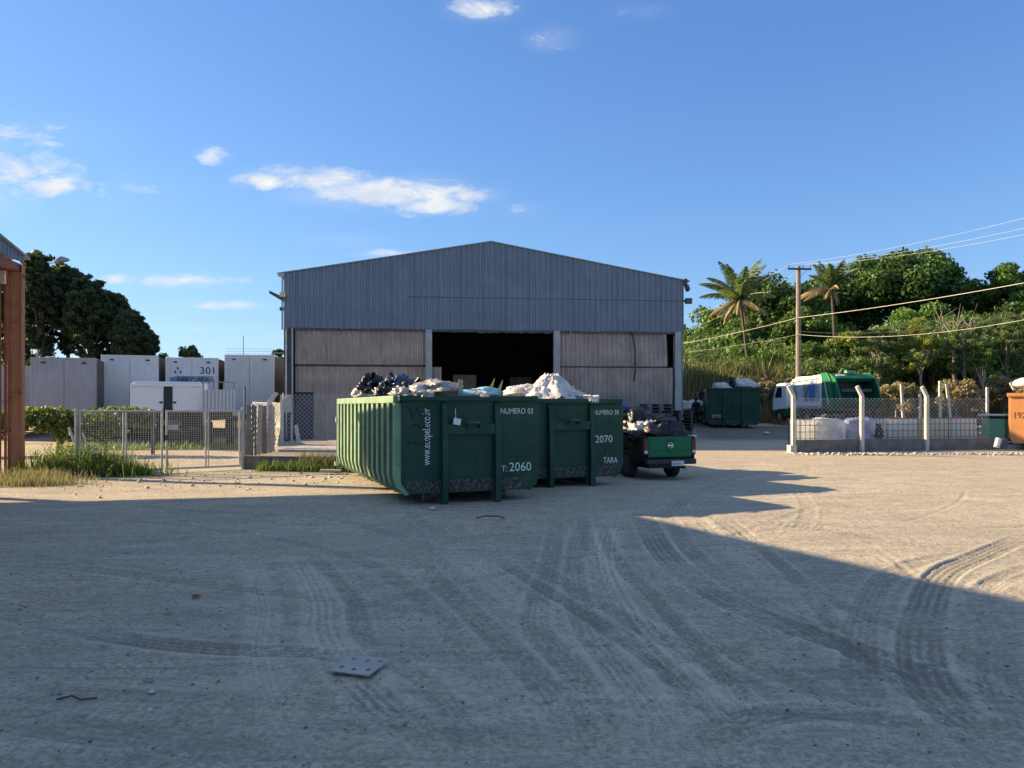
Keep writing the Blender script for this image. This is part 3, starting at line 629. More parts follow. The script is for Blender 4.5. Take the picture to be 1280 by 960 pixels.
def heap(name, C, yw, W, L, z, seed, label, amp=.15):
    nx_, ny_ = 40, 60; vs = []
    for j in range(ny_+1):
        for i in range(nx_+1):
            x = (i/nx_-.5)*W; y = .1+j/ny_*L; q = Vector((x*2.3, y*2.3, seed))
            vs.append((x, y, amp*mnoise.noise(q)+amp*.8*mnoise.noise(q*2.7)+amp*.5*abs(mnoise.noise(q*6))))
    fs = [(j*(nx_+1)+i, j*(nx_+1)+i+1, (j+1)*(nx_+1)+i+1, (j+1)*(nx_+1)+i) for j in range(ny_) for i in range(nx_)]
    mb = MB(); mb.add(vs, fs); o = mb.build(name, M['rubbish'], None, loc=(C.x, C.y, z)); o.rotation_euler = (0, 0, yw)
    return tag(o, label, 'rubbish', kind='stuff')
heap('loose_rubbish', C1, yaw, 2.48, 6.4, 1.88, 1, 'loose torn rubbish filling the nearest green container')
heap('loose_rubbish', C2, yaw2, 2.46, 6.2, 1.84+C2.z, 5, 'loose rubbish filling the green container marked TARA')
def bag(px, py, Y, size, m, seed, label, **kw):
    p = at(px, py, Y); o = blob('garbage_bag', M[m], (p.x, p.y, p.z-size[2]*.75), size, seed, **kw)
    if m in ('bagblack', 'bagblue') and size[0] > .2:
        mb = MB(); z = size[2]*.95; a = seed*1.3; dx, dy = math.cos(a), -abs(math.sin(a))
        mb.tube([(dx*.06, dy*.1, z-.08), (dx*.10, dy*.14, z+.0), (dx*.12, dy*.16, z+.03), (dx*.20, dy*.2, z+.09)], [.09, .03, .025, .06], 9, cap=False); mb.build('knot', M[m], o, smooth=True)
    return tag(o, label, 'garbage bag', 'garbage bags piled on the containers and the pickup')
bag(466, 475, 17.6, (.30, .4, .28), 'bagblack', 1, 'black garbage bag at the left end of the nearest container', fold=.35)
bag(452, 487, 18.2, (.22, .3, .20), 'bagwhite', 2, 'small whitish bag tucked left of the black one on the nearest container')
bag(497, 474, 17.0, (.35, .45, .22), 'bagblue', 3, 'dark blue striped bag second from the left on the nearest container', fold=.3)
bag(480, 486, 16.2, (.26, .3, .17), 'bagblack', 4, 'low black bag between the two tall ones on the nearest container')
bag(513, 481, 15.6, (.22, .3, .16), 'bagblack', 5, 'small crumpled black bag beside a white scrap in the nearest container', fold=.4)
bag(522, 487, 15.0, (.22, .3, .12), 'bagwhite', 6, 'crumpled white plastic scrap in the middle of the nearest container', fold=.45)
bag(545, 480, 15.4, (.50, .5, .21), 'baggrey', 7, 'large grey wrapped bale of plastic rising in the middle of the nearest container', fold=.25, n=48)
bag(506, 489, 15.0, (.3, .3, .12), 'baggrey', 31, 'flat greyish bag along the front rim of the nearest container', fold=.4)
mbp = at(575, 482, 15.2)
mb = MB(); mb.box((0, 0, 0), (.09, .05, .34), ry=.08); tag(mb.build('wood_offcut', M['wood'], None, loc=mbp-Vector((0, 0, .05)), bevel=.006), 'short pale wooden offcut sticking up from the nearest container', 'wood')
p = at(600, 487, 15.3); tag(blob('plastic_sheet', M['cyan'], (p.x, p.y, p.z-.12), (.42, .4, .15), 9, fold=.2), 'pale turquoise plastic sheet heaped in the nearest container', 'plastic sheet')
for i, (pa, pb, lb) in enumerate([((611, 491), (617, 473), 'pointed yellow green strip standing up in the nearest container'), ((622, 493), (627, 475), 'thin yellowish strip leaning right of the pointed one in the nearest container')]):
    a = at(*pa, 15.3); b_ = at(*pb, 15.3); d = b_-a; mb = MB()
    mb.add([(-.05, -.02, 0), (.05, -.02, 0), (.05, .02, 0), (-.05, .02, 0), (d.x+.015, -.01, d.z), (d.x+.03, -.01, d.z), (d.x+.03, .01, d.z), (d.x+.015, .01, d.z)], [(0, 1, 2, 3), (4, 5, 6, 7), (0, 1, 5, 4), (1, 2, 6, 5), (2, 3, 7, 6), (3, 0, 4, 7)])
    tag(mb.build('packing_strip', M['yellow'], None, loc=a), lb, 'strip', 'packing strips')
# white plastic heap on the second container
def tent(name, m, base, rx_, ry_, h, seed, n=72, k=40):
    mb = MB(); vs = []; fs = []
    for j in range(k+1):
        f = j/k
        for i in range(n):
            ph = 2*math.pi*i/n; r = f*(1+.06*math.sin(ph*3+seed)+.04*math.sin(ph*7)); z = h*((1-f)**.9)
            q = Vector((math.cos(ph)*4, math.sin(ph)*4, f*2+seed))
            z += .30*h*mnoise.noise(q*.5)*min(1, f*3)*(1-f*.5)+.12*h*(1-2.4*abs(mnoise.noise(q*1.3)))*min(1, f*4)+.06*h*(1-2.4*abs(mnoise.noise(q*3.1)))*min(1, f*4) + .05*h*(1-abs(2*mnoise.noise(Vector((ph*3, f, seed)))))*f
            if f < .14: z = h*(1-.10*f/.14)+.05*h*mnoise.noise(q*4); r *= 1.5
            vs.append((rx_*r*math.cos(ph), ry_*r*math.sin(ph), z))
    for j in range(k):
        for i in range(n): fs.append((j*n+i, j*n+(i+1) % n, (j+1)*n+(i+1) % n, (j+1)*n+i))
    mb.add(vs, fs); return mb.build(name, m, None, smooth=True, loc=base)
p = at(692, 468, 18.2); tag(tent('plastic_heap', M['bagwhite'], (p.x, p.y, 1.88), .80, 1.2, p.z-1.86, 2), 'peaked heap of whitish plastic film in the container marked TARA', 'plastic film')
p = at(655, 486, 19.3); bag(655, 484, 18.6, (.5, .5, .22), 'bagwhite', 12, 'low white bag left of the peaked plastic heap', fold=.2)
p = at(716, 490, 17.6); bag(712, 490, 17.8, (.32, .4, .12), 'bagwhite', 13, 'flattened white bag right of the peaked plastic heap', fold=.3)
def film(C, yw, lx, ly, z, w_, drop, m, seed, label, side=False):
    mb = MB(); nx_, nz = 16, 18; vs = []
    for j in range(nz+1):
        f = j/nz
        for i in range(nx_+1):
            u = (i/nx_-.5)*w_*(1-.35*f*abs(math.sin(seed+i))); q = Vector((u*9, f*3, seed)); n_ = .035*mnoise.noise(q)+.02*mnoise.noise(q*3)
            if f < .45: y = .35-f/.45*.47; zz = .14+.05*math.sin(f*7)+n_*1.5
            else: y = -.12-.02*math.sin(f*9)-abs(n_)*.6; zz = .12-(f-.45)/.55*drop*(1+.25*math.sin(i*1.3+seed))
            vs.append((u, y+n_*.4, zz))
    fs = [(j*(nx_+1)+i, j*(nx_+1)+i+1, (j+1)*(nx_+1)+i+1, (j+1)*(nx_+1)+i) for j in range(nz) for i in range(nx_)]
    mb.add(vs, fs); p_ = inC(C, yw, lx, ly, z); o = mb.build('plastic_film', M[m], None, smooth=True, loc=p_); o.rotation_euler = (0, 0, yw+(R(-90) if side else 0)); return tag(o, label, 'plastic film', 'plastic film hanging over container rims')
film(C1, yaw, -.85, 0, 1.90, .30, .05, 'baggrey', 2, 'grey scrap of film caught on the front rim of the nearest container, left')
film(C1, yaw, .25, 0, 1.90, .22, .04, 'bagwhite', 5, 'white scrap of film caught on the front rim of the nearest container, centre')
film(C2, yaw2, .55, 0, 1.88+C2.z, .34, .10, 'bagwhite', 8, 'white film hanging over the front rim of the container marked TARA')
# on container 3
for i, (px, py, s_, lb) in enumerate([(903, 479, (.6, .5, .32), 'white sack on the left of the far green container'), (930, 475, (.75, .6, .40), 'wide white sack on the right of the far green container')]):
    bag(px, py+1, 42.8, s_, 'bagwhite', 20+i, lb, fold=.15)
bag(915, 474, 42.5, (.18, .2, .4), 'bagblack', 23, 'narrow black bag wedged between two white sacks on the far container')
# white rubbish pile behind warehouse corner
for i, (px, py, s_, mm, lb) in enumerate([(866, 503, (.9, .8, .55), 'bagwhite', 'big white sack lying beyond the warehouse corner'), (860, 514, (.6, .6, .4), 'bagwhite', 'crumpled white bag below the big sack beyond the warehouse corner'),
                                         (873, 519, (.4, .4, .28), 'baggrey', 'grey bag at the foot of the pile beyond the warehouse corner')]):
    bag(px, py, 47, s_, mm, 40+i, lb)

# ------------------------------------------------------------------ wheels
def wheel(parent, loc, r, wd, rim=.6, rm='chrome'):
    mb = MB(); pr = [(-.5, .80), (-.5, .93), (-.38, 1.), (.38, 1.), (.5, .93), (.5, .80)]; n = 32; vs = []
    for (a, q) in pr:
        for i in range(n): th = 2*math.pi*i/n; vs.append((a*wd, math.cos(th)*q*r, math.sin(th)*q*r))
    fs = [(j*n+i, j*n+(i+1) % n, (j+1)*n+(i+1) % n, (j+1)*n+i) for j in range(5) for i in range(n)]
    mb.add(vs, fs); mb.tube([(-wd*.46, 0, 0), (wd*.46, 0, 0)], r*.8, n)
    ty = mb.build('wheel', M['rubber'], parent, smooth=False, loc=loc)
    mb = MB(); mb.tube([(-wd*.48, 0, 0), (wd*.48, 0, 0)], [r*rim, r*rim], 24); mb.tube([(-wd*.55, 0, 0), (wd*.55, 0, 0)], r*.2, 12)
    for k in range(6):
        th = k*math.pi/3
        for s_ in (-1, 1): mb.tube([(s_*wd*.481, math.cos(th)*r*.36, math.sin(th)*r*.36), (s_*wd*.50, math.cos(th)*r*.36, math.sin(th)*r*.36)], r*.07, 8)
    mb.build('rim', M[rm], ty); return ty
# ------------------------------------------------------------------ pickup
yp = R(17); P0 = G(837, 601); Pz = P0.z
pu = empty('pickup_truck', (P0.x, P0.y, Pz-.0), yp, label='green pickup truck with a load of black bags in its bed, seen from behind', cat='pickup truck')
pu.scale = (.87, .90, 1.0)
W2 = .84
# local: y forward, rear face at y=0
def arch(y0, r, zc=.38, n=9): return [(y0-r*math.cos(math.pi*k/(n-1)), zc+r*math.sin(math.pi*k/(n-1))*.95) for k in range(n)]
low = [(.02, .52)]+[(y, z) for y, z in arch(1.15, .44)]+[(3.1, .38)]+[(y, z) for y, z in arch(4.05, .44)]+[(4.85, .5), (4.95, .8), (4.8, 1.0), (3.75, 1.08), (3.7, 1.12), (.02, 1.12)]
for s_ in (-1, 1):
    mb = MB(); a, b_ = sorted((s_*W2, s_*(W2-.07))); mb.prism(low, a, b_, 'x'); mb.build('side_panel', M['pickdark'], pu, bevel=.02)
mb = MB(); mb.bb(-W2+.071, W2-.071, .1, 4.8, .5, .58); mb.bb(-W2+.071, W2-.071, 1.95, 2.0, .58, 1.1); mb.bb(-W2+.071, W2-.071, 3.7, 4.82, .581, 1.02); mb.build('bed_floor', M['pickdark'], pu)
mb = MB(); mb.prism([(2.0, 1.09), (2.12, 1.62), (2.3, 1.70), (3.1, 1.70), (3.3, 1.64), (3.95, 1.09)], -W2+.13, W2-.13, 'x'); mb.build('cab', M['pickdark'], pu, bevel=.04)
mb = MB(); mb.prism([(2.02, 1.16), (2.118, 1.56), (2.11, 1.57), (2.0, 1.165)], -.56, .56, 'x'); mb.build('rear_window', M['glass'], pu)
for s_ in (-1, 1):
    mb = MB(); a, b_ = sorted((s_*(W2-.128), s_*(W2-.12))); mb.prism([(2.25, 1.14), (2.3, 1.56), (3.15, 1.58), (3.65, 1.14)], a, b_, 'x'); mb.build('side_window', M['glass'], pu)
    mb = MB(); mb.box((s_*(W2+.12), 3.55, 1.22), (.2, .08, .16)); mb.build('mirror', M['blackp'], pu, bevel=.02)
    mb = MB(); mb.bb(s_*W2-.075, s_*W2+.075, -.02, .10, .66, 1.08) if False else mb.box((s_*(W2-.06), .015, .86), (.14, .10, .40)); tl = mb.build('tail_lamp', M['redlamp'], pu, bevel=.02)
    mb = MB(); mb.box((s_*(W2-.06), -.040, .74), (.10, .008, .07)); mb.build('reverse_lens', M['white'], tl)
mb = MB(); mb.bb(-W2+.135, W2-.135, -.02, .05, .60, 1.12); mb.bb(-W2+.16, W2-.16, -.032, -.021, .78, 1.08); mb.bb(-W2+.16, W2-.16, -.036, -.021, .62, .72)
tg = mb.build('tailgate', M['pickgreen'], pu, bevel=.008)
mb = MB(); mb.bb(-.11, .11, -.042, -.033, 1.0, 1.055); mb.build('handle', M['blackp'], tg, bevel=.005)
mb = MB(); n = 28
for k in range(n):
    a0 = 2*math.pi*k/n; a1 = 2*math.pi*(k+1)/n; mb.tube([(.085*math.cos(a0), -.05, .90+.07*math.sin(a0)), (.085*math.cos(a1), -.05, .90+.07*math.sin(a1))], .011, 6)
mb.bb(-.095, .095, -.055, -.042, .882, .918); mb.build('emblem', M['chrome'], tg)
mb = MB(); mb.bb(-W2+.03, W2-.03, -.14, .0, .42, .56); mb.build('bumper', M['blackp'], pu, bevel=.03)
mb = MB(); mb.box((.18, -.155, .45), (.40, .012, .13)); mb.box((.18, -.162, .503), (.39, .004, .02)); pl = mb.build('number_plate', M['white'], pu)
text('plate_characters', 'BRA2E19', .085, M['paint_dark'], pl, (.18-.165, -.163, .41), XR, ext=.0005, sx=.82)
for (x, y) in ((-W2+.12, 1.15), (W2-.12, 1.15), (-W2+.12, 4.05), (W2-.12, 4.05)): wheel(pu, (x, y, .37), .37, .24, .6, 'steel_dark')
mb = MB(); mb.bb(-.5, .5, .3, 4.4, .30, .44); mb.tube([(-W2+.2, 1.15, .37), (W2-.2, 1.15, .37)], .06, 8); mb.tube([(.45, .3, .35), (.45, -.08, .33)], .035, 8); mb.build('chassis', M['blackp'], pu)
mb = MB(); mb.bb(W2-.07, W2+.06, .0, .45, 1.122, 1.142); mb.build('bed_strip', M['white'], pu)
def pl_(lx, ly, lz): s_ = .88; return Vector((P0.x+s_*(lx*math.cos(yp)-ly*math.sin(yp)), P0.y+s_*(lx*math.sin(yp)+ly*math.cos(yp)), Pz+lz+.06))
for i, (lx, ly, lz, s_, mm, lb) in enumerate([(.10, .62, 1.12, (.46, .42, .42), 'bagblack', 'big black bag nearest the tailgate of the pickup'), (.45, .7, 1.06, (.33, .42, .40), 'bagblack', 'black bag slumped at the right side of the pickup bed'),
        (-.45, .65, 1.02, (.30, .4, .26), 'bagblack', 'black bag low at the left side of the pickup bed'), (-.50, 1.05, 1.28, (.24, .26, .2), 'bagwhite', 'white bag lying on the left of the pickup load'),
        (-.16, 1.1, 1.40, (.30, .25, .16), 'bagwhite', 'long white bag across the top of the pickup load'), (.22, 1.05, 1.46, (.36, .35, .24), 'bagblack', 'grey black bag on top right of the pickup load'),
        (.0, 1.5, 1.28, (.66, .4, .45), 'bagblack', 'black bag against the cab of the pickup')]):
    o = blob('garbage_bag', M[mm], pl_(lx, ly, lz-.1), s_, 60+i, rz=i*1.1, fold=.38, n=40); tag(o, lb, 'garbage bag', 'garbage bags piled on the containers and the pickup')

# ------------------------------------------------------------------ pallets near the right door
def pallet_mesh():
    mb = MB()
    for k in range(6): mb.box((0, -.5+.2*k, .13), (1.2, .12, .022))
    for k in (-1, 0, 1): mb.box((.55*k, 0, .075), (.1, 1.1, .085)); mb.box((.55*k, 0, .015), (.1, 1.1, .02))
    return mb
pm = None; rr = random.Random(9)
stk = [(15.2, -1.6, 11), (16.5, -1.7, 12), (13.9, -1.5, 11), (17.6, -1.2, 10)]
wh_ = ['second', 'third', 'leftmost', 'rightmost']
for si, (lx, ly, nn) in enumerate(stk):
    for k in range(nn):
        loc = wl(lx+rr.uniform(-.03, .03), ly+rr.uniform(-.03, .03), -.05+k*.145); 
        if pm is None: pm = pallet_mesh().build('pallet', M['wood_dark'], None); o = pm
        else: o = pm.copy(); COL.objects.link(o)
        o.location = loc; o.rotation_euler = (0, 0, ang+rr.uniform(-.05, .05))
        top = k == nn-1
        tag(o, ('topmost dark wooden pallet of the %s stack before the buckled door' if top else 'dark wooden pallet inside the %s stack before the buckled door') % wh_[si], 'pallet', 'stacked pallets before the buckled door')
p = wl(14.3, -1.6, 1.64); mb = MB(); mb.box((0, 0, 0), (1.7, .9, .12)); mb.box((.2, -.46, -.09), (1.3, .02, .2)); tag(mb.build('folded_tarp', M['blueplastic'], None, loc=p, rot=(0, 0, ang), bevel=.03), 'folded blue tarpaulin lying on the stacked pallets', 'tarpaulin')

# ------------------------------------------------------------------ chain link / mesh helpers
def link_mesh(L, z0, z1, pitch=.09, r=.004, diag=True):
    mb = MB(); Hh = z1-z0
    if diag:
        n = int((L+Hh)/pitch)
        for s_ in (-1, 1):
            for k in range(n+1):
                a = -Hh+k*pitch if s_ > 0 else k*pitch
                x0, x1 = (a, a+Hh) if s_ > 0 else (a, a-Hh); za, zb = z0, z1
                lo_, hi_ = 0., 1.
                dx = x1-x0
                t0 = (0-x0)/dx; t1 = (L-x0)/dx
                lo_ = max(lo_, min(t0, t1)); hi_ = min(hi_, max(t0, t1))
                if hi_ <= lo_: continue
                mb.tube([(x0+dx*lo_, s_*r, za+(zb-za)*lo_), (x0+dx*hi_, s_*r, za+(zb-za)*hi_)], r, 3, cap=False)
    else:
        for k in range(int(L/pitch)+1): mb.tube([(k*pitch, 0, z0), (k*pitch, 0, z1)], r, 3, cap=False)
        for k in range(int(Hh/pitch)+1): mb.tube([(0, r*1.5, z0+k*pitch), (L, r*1.5, z0+k*pitch)], r, 3, cap=False)
    return mb
def along(a, b): d = b-a; return math.atan2(d.y, d.x), Vector((d.x, d.y)).length
def bent_post(mb, x, y, z0, zb, lean, h2, w_=.06, lx=0):
    d = Vector((lean, 0, h2)).normalized(); 
    mb.add([(x+sx*w_, y+sy*w_, z0) for sx, sy in ((-1, -1), (1, -1), (1, 1), (-1, 1))]+[(x+lx+sx*w_, y+sy*w_, zb) for sx, sy in ((-1, -1), (1, -1), (1, 1), (-1, 1))]
           + [(x+lx+lean+sx*w_*.8, y+sy*w_*.8, zb+h2+sx*w_*.4*(-1 if lean > 0 else 1)) for sx, sy in ((-1, -1), (1, -1), (1, 1), (-1, 1))],
           [(0, 3, 2, 1)]+[(i, (i+1) % 4, 4+(i+1) % 4, 4+i) for i in range(4)]+[(4+i, 4+(i+1) % 4, 8+(i+1) % 4, 8+i) for i in range(4)]+[(8, 9, 10, 11)])
# right fence
A = G(990, 566); B = Vector((A.x+8.9, A.y+1.7, A.z)); fa, fl = along(A, B)
rf = empty('yard_fence', (A.x, A.y, A.z), fa, label='chain link fence on a low concrete wall with three bent concrete posts, on the right', cat='fence')
mb = MB(); mb.bb(.05, fl, -.02, .16, -.2, .46); mb.build('base_wall', M['concrete_dark'], rf, bevel=.012)
mb = MB(); mb.bb(-.14, .12, -.14, .12, -.1, .28); mb.build('footing', M['concrete_pale'], rf, bevel=.02)
for k, x in enumerate([0, 2.75, 5.45]):
    mb = MB(); bent_post(mb, x, -.09, .0, 2.05, -.20, .36, .065); mb.build('post', M['concrete_pale'], rf, bevel=.01)
link_mesh(8.2, .47, 1.98, .16, .0042).build('chain_link', M['wire'], rf, loc=(.05, .03, 0))
mb = MB()
for zz in (.5, 1.2, 1.95): mb.tube([(0, .03, zz), (8.2, .03, zz)], .005, 4)
mb.build('tension_wire', M['galv'], rf)
# rubble along wall foot
def stones(n, fn, smin, smax, m, name, label, seed=1, kind='stuff', cat='stones'):
    r_ = np.random.RandomState(seed); base = np.array([[1, 0, 0], [-1, 0, 0], [0, 1, 0], [0, -1, 0], [0, 0, 1], [0, 0, -1]], float)
    tri = np.array([[0, 2, 4], [2, 1, 4], [1, 3, 4], [3, 0, 4], [2, 0, 5], [1, 2, 5], [3, 1, 5], [0, 3, 5]])
    xy = fn(r_, n); s_ = smin+(smax-smin)*r_.rand(n)**3
    V = base[None]*(s_[:, None, None]*np.array([1, .8, .5]))*(r_.uniform(.6, 1.3, (n, 6, 1)))
    th = r_.uniform(0, 6.28, n); c_, s2_ = np.cos(th), np.sin(th); x = V[..., 0]*c_[:, None]-V[..., 1]*s2_[:, None]; y = V[..., 0]*s2_[:, None]+V[..., 1]*c_[:, None]
    V = np.stack([x+xy[0][:, None], y+xy[1][:, None], V[..., 2]+(hz(xy[0], xy[1])+s_*.15)[:, None]], -1)
    F_ = (tri[None]+(np.arange(n)*6)[:, None, None]).reshape(-1, 3)
    o = npmesh(name, V.reshape(-1, 3), F_, m); return tag(o, label, cat, kind=kind)
stones(900, lambda r_, n: (A.x-.3+r_.rand(n)*9, A.y-.25-abs(r_.randn(n))*.35+(np.zeros(n)) + .0), .015, .11, M['stone'], 'rubble', 'pale rubble strewn along the foot of the low wall', 2)
mb = MB(); mb.tube([(0, 0, .08), (.12, .02, .42)], [.10, .11], 14); tag(mb.build('paint_tin', M['white'], None, loc=(A.x+8.0, A.y+1.0, A.z+.05)), 'white tin leaning against the low wall beside the orange container', 'tin')

# ------------------------------------------------------------------ liquid tanks and wrapped bags behind the fence
def ibc(px0, px1, Y, label, tank='tank', cap=True):
    a = at(px0, 540, Y); b_ = at(px1, 540, Y); W_ = b_.x-a.x; z0 = float(hz(a.x, Y))
    e = empty('liquid_tank', ((a.x+b_.x)/2, Y+.5, z0), fa*.4, label=label, cat='tank', group='caged plastic liquid tanks behind the fence')
    mb = MB(); mb.bb(-W_/2+.03, W_/2-.03, -.47, .47, .16, 1.16); mb.build('bottle', M[tank], e, bevel=.07)
    mb = MB(); hw = W_/2
    for k in range(7):
        x = -hw+.02+k*(W_-.04)/6; mb.tube([(x, -.51, .14), (x, -.51, 1.16)], .012, 5); mb.tube([(x, .51, .14), (x, .51, 1.16)], .012, 5)
    for k in range(5):
        y = -.45+k*.225; mb.tube([(-hw, y, .14), (-hw, y, 1.16)], .012, 5); mb.tube([(hw, y, .14), (hw, y, 1.16)], .012, 5)
    for zz in (.2, .45, .7, .95, 1.16): mb.tube([(-hw, -.52, zz), (hw, -.52, zz), (hw, .52, zz), (-hw, .52, zz), (-hw, -.52, zz)], .012, 5)
    mb.build('cage', M['steel_dark'], e)
    mb = MB()
    for k in range(5): mb.box((0, -.45+.225*k, .12), (W_, .11, .03))
    for k in (-1, 0, 1): mb.box((k*(hw-.08), 0, .05), (.12, 1., .1))
    mb.build('pallet_base', M['wood'], e)
    if cap: mb = MB(); mb.tube([(0, 0, 1.155), (0, 0, 1.22)], .15, 20); mb.build('cap', M['redcap'], e)
    return e
TY = A.y+.75
ibc(998, 1036, TY+.1, 'leftmost creamy white caged tank beside the first bent post', 'tank', False)
ibc(1107, 1148, TY+.9, 'white caged tank just left of the yellowed one')
ibc(1149, 1186, TY+1.1, 'yellowed caged tank behind the third bent post', 'tank_y')
ibc(1187, 1223, TY+1.3, 'rightmost white caged tank, next to the light green skip')
ibc(1068, 1105, TY+1.9, 'white caged tank behind the blue wrapped sack', 'tank', True)
def bigbag(px, Y, s_, m, seed, label):
    p = at(px, 540, Y); z0 = float(hz(p.x, Y))
    mb = MB(); vs = []; nu = 36; rows = [(0, .8), (.05, .96), (.2, 1.02), (.5, 1.03), (.8, 1.), (.93, .9), (1.0, .6), (1.03, .0)]
    for j, (zf, rf_) in enumerate(rows):
        for i in range(nu):
            th = 2*math.pi*i/nu; cc, s2 = math.cos(th), math.sin(th); k_ = (abs(cc)**3.2+abs(s2)**3.2)**(-1/3.2)
            r = k_*rf_*(1+.06*mnoise.noise(Vector((cc*2, s2*2, zf*3+seed)))+.02*math.sin(zf*30+cc*3))
            vs.append((r*cc*s_[0], r*s2*s_[1], zf*s_[2]*(1+.05*mnoise.noise(Vector((cc*1.5, s2*1.5, seed))))))
    fs = [(j*nu+i, j*nu+(i+1) % nu, (j+1)*nu+(i+1) % nu, (j+1)*nu+i) for j in range(len(rows)-1) for i in range(nu)]
    mb.add(vs, fs); return tag(mb.build('wrapped_sack', M[m], None, smooth=True, loc=(p.x, Y+s_[1], z0)), label, 'wrapped sack', 'stretch wrapped sacks behind the fence')
bigbag(1040, TY+.0, (.64, .55, 1.22), 'wrap', 1, 'shiny blue white wrapped sack with a hose coil on top')
bigbag(1081, TY+.35, (.60, .55, 1.20), 'wrap_blue', 4, 'blue wrapped sack behind the second bent post')
p = at(1042, 523, TY+.3); mb = MB()
for k in range(7):
    r_ = .20+.03*(k % 3); zz = .03*(k//2)
    mb.tube([(r_*1.5*math.cos(i*math.pi/12)+.03*math.sin(k*3), r_*math.sin(i*math.pi/12), zz+.02*math.sin(i+k)) for i in range(25)], .026, 6)
tag(mb.build('hose_coil', M['blackp'], None, smooth=True, loc=(p.x, p.y+.15, p.z+.04)), 'coiled black hose on top of the shiny wrapped sack', 'hose')
p = at(1102, 540, TY+.2); tag(blob('garbage_bag', M['bagblack'], (p.x, p.y+.3, p.z-.15), (.16, .2, .42), 71), 'dark bag squeezed between blue wrapped sack and caged tank', 'garbage bag', 'garbage bags piled on the containers and the pickup')
# light green skip
p = at(1236, 540, 33.5); z0 = float(hz(p.x, p.y)); sk = empty('green_skip', (p.x, 32.3, z0), R(8), label='small light green skip with pale lid and dark rounded hatch', cat='skip')
mb = MB(); mb.prism([(-.62, .25), (-.62, 1.15), (.25, 1.15), (.85, 1.0), (1.2, .6), (1.25, .25)], -.6, .6, 'y'); mb.build('body', M['blackp'], sk, bevel=.03)
mb = MB(); mb.bb(-.66, -.30, -.64, .64, .1, 1.05); mb.build('front_frame', M['lightgreen'], sk, bevel=.01)
mb = MB(); mb.bb(-.78, .55, -.72, .72, 1.16, 1.24); mb.build('lid', M['lid_pale'], sk, bevel=.02)
mb = MB(); mb.prism([(.2, 1.1), (.85, .98), (1.22, .55), (1.26, .3), (1.18, .3), (1.1, .55), (.8, .88), (.2, 1.0)], -.65, -.605, 'y'); mb.build('hatch_rim', M['lightgreen'], sk)
# orange container at right edge
p = at(1262, 560, A.y+1.6); z0 = float(hz(p.x, p.y))
oc = empty('orange_container', (p.x, p.y, z0), R(-36), label='orange steel container at the right edge with scrawled number 192', cat='container')
mb = MB(); mb.prism([(0, 2.0), (0, .42), (.12, .22), (3.0, .22), (3.0, 2.0)], 0, 5.0, 'y'); mb.build('body', M['orange'], oc, bevel=.015)
mb = MB(); mb.bb(-.08, 3.1, -.08, 5.1, 2.003, 2.14); mb.build('rim', M['orange'], oc, bevel=.015)
for k in range(4):
    mb = MB(); x = .5+k*.75; mb.bb(x, x+.1, -.09, -.003, .1, 2.0); mb.build('post', M['orange'], oc, bevel=.01)
for k in range(6):
    mb = MB(); mb.bb(-.06, -.003, .5+k*.8, .6+k*.8, .42, 2.0); mb.build('rib', M['orange'], oc)
text('scrawl', '192', .34, M['redlead'], oc, (.10, -.006, 1.18), XR, ext=.003, sx=.8)
mb = MB()
for x in (.6, 2.4): mb.bb(x, x+.15, .1, 4.9, .0, .219)
mb.build('skid_rail', M['steel_dark'], oc)
p = at(1276, 478, A.y+2.2); tag(blob('garbage_bag', M['bagwhite'], (p.x+.1, p.y, p.z-.1), (.32, .4, .28), 80, fold=.1), 'round white bag on top of the orange container', 'garbage bag', 'garbage bags piled on the containers and the pickup')
p = at(1265, 482, A.y+2.0); mb = MB(); mb.box((0, 0, 0), (.07, .05, .3), ry=-.5); tag(mb.build('wood_offcut', M['white'], None, loc=p-Vector((0, 0, .02))), 'short white batten poking up from the orange container', 'wood')

# ------------------------------------------------------------------ garbage truck
TP = at(1074, 535, 41.3); TP.z = float(hz(TP.x, TP.y)); ty_ = R(6)        # rear bottom centre; y local = forward
gt = empty('garbage_truck', (TP.x, TP.y, TP.z), ty_, rx=.008, label='white and green garbage truck with bottle picture on its side panel and open rear hopper', cat='garbage truck')
# local: rear at y=0, forward +y ; camera sees the left side (x=-) and the rear
mb = MB(); mb.prism([(1.2, 1.05), (.05, 1.15), (-.25, 1.55), (.35, 2.75), (.9, 3.08), (1.9, 3.08), (1.75, 1.05)], -1.22, -1.12, 'x'); mb.build('hopper_side', M['truckgreen'], gt, bevel=.02)
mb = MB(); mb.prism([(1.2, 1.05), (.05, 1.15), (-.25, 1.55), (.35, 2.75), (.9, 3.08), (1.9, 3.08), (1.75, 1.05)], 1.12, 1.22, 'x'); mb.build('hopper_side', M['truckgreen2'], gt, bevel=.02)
mb = MB(); mb.prism([(.62, 2.62), (.42, 2.80), (.88, 3.06), (1.9, 3.06), (1.9, 2.9), (1.0, 2.9)], -1.119, 1.119, 'x'); mb.build('hopper_hood', M['truckgreen'], gt, bevel=.02)
mb = MB(); mb.prism([(1.2, 1.08), (.08, 1.18), (-.22, 1.56), (-.1, 1.6), (.3, 1.3), (1.0, 1.25), (1.5, 2.2), (1.6, 2.2), (1.6, 1.08)], -1.119, 1.119, 'x'); mb.build('hopper_trough', M['truckgreen2'], gt)
mb = MB(); mb.bb(-1.1, 1.1, 1.5, 1.55, 1.3, 2.9); mb.build('packer_blade', M['steel_dark'], gt)
mb = MB(); mb.bb(-.9, .9, .28, .36, 2.05, 2.2); mb.bb(-1.25, 1.25, .2, .30, 1.0, 1.12); mb.bb(-1.15, 1.15, -.32, -.1, .58, .66); mb.build('rear_step', M['steel_dark'], gt)
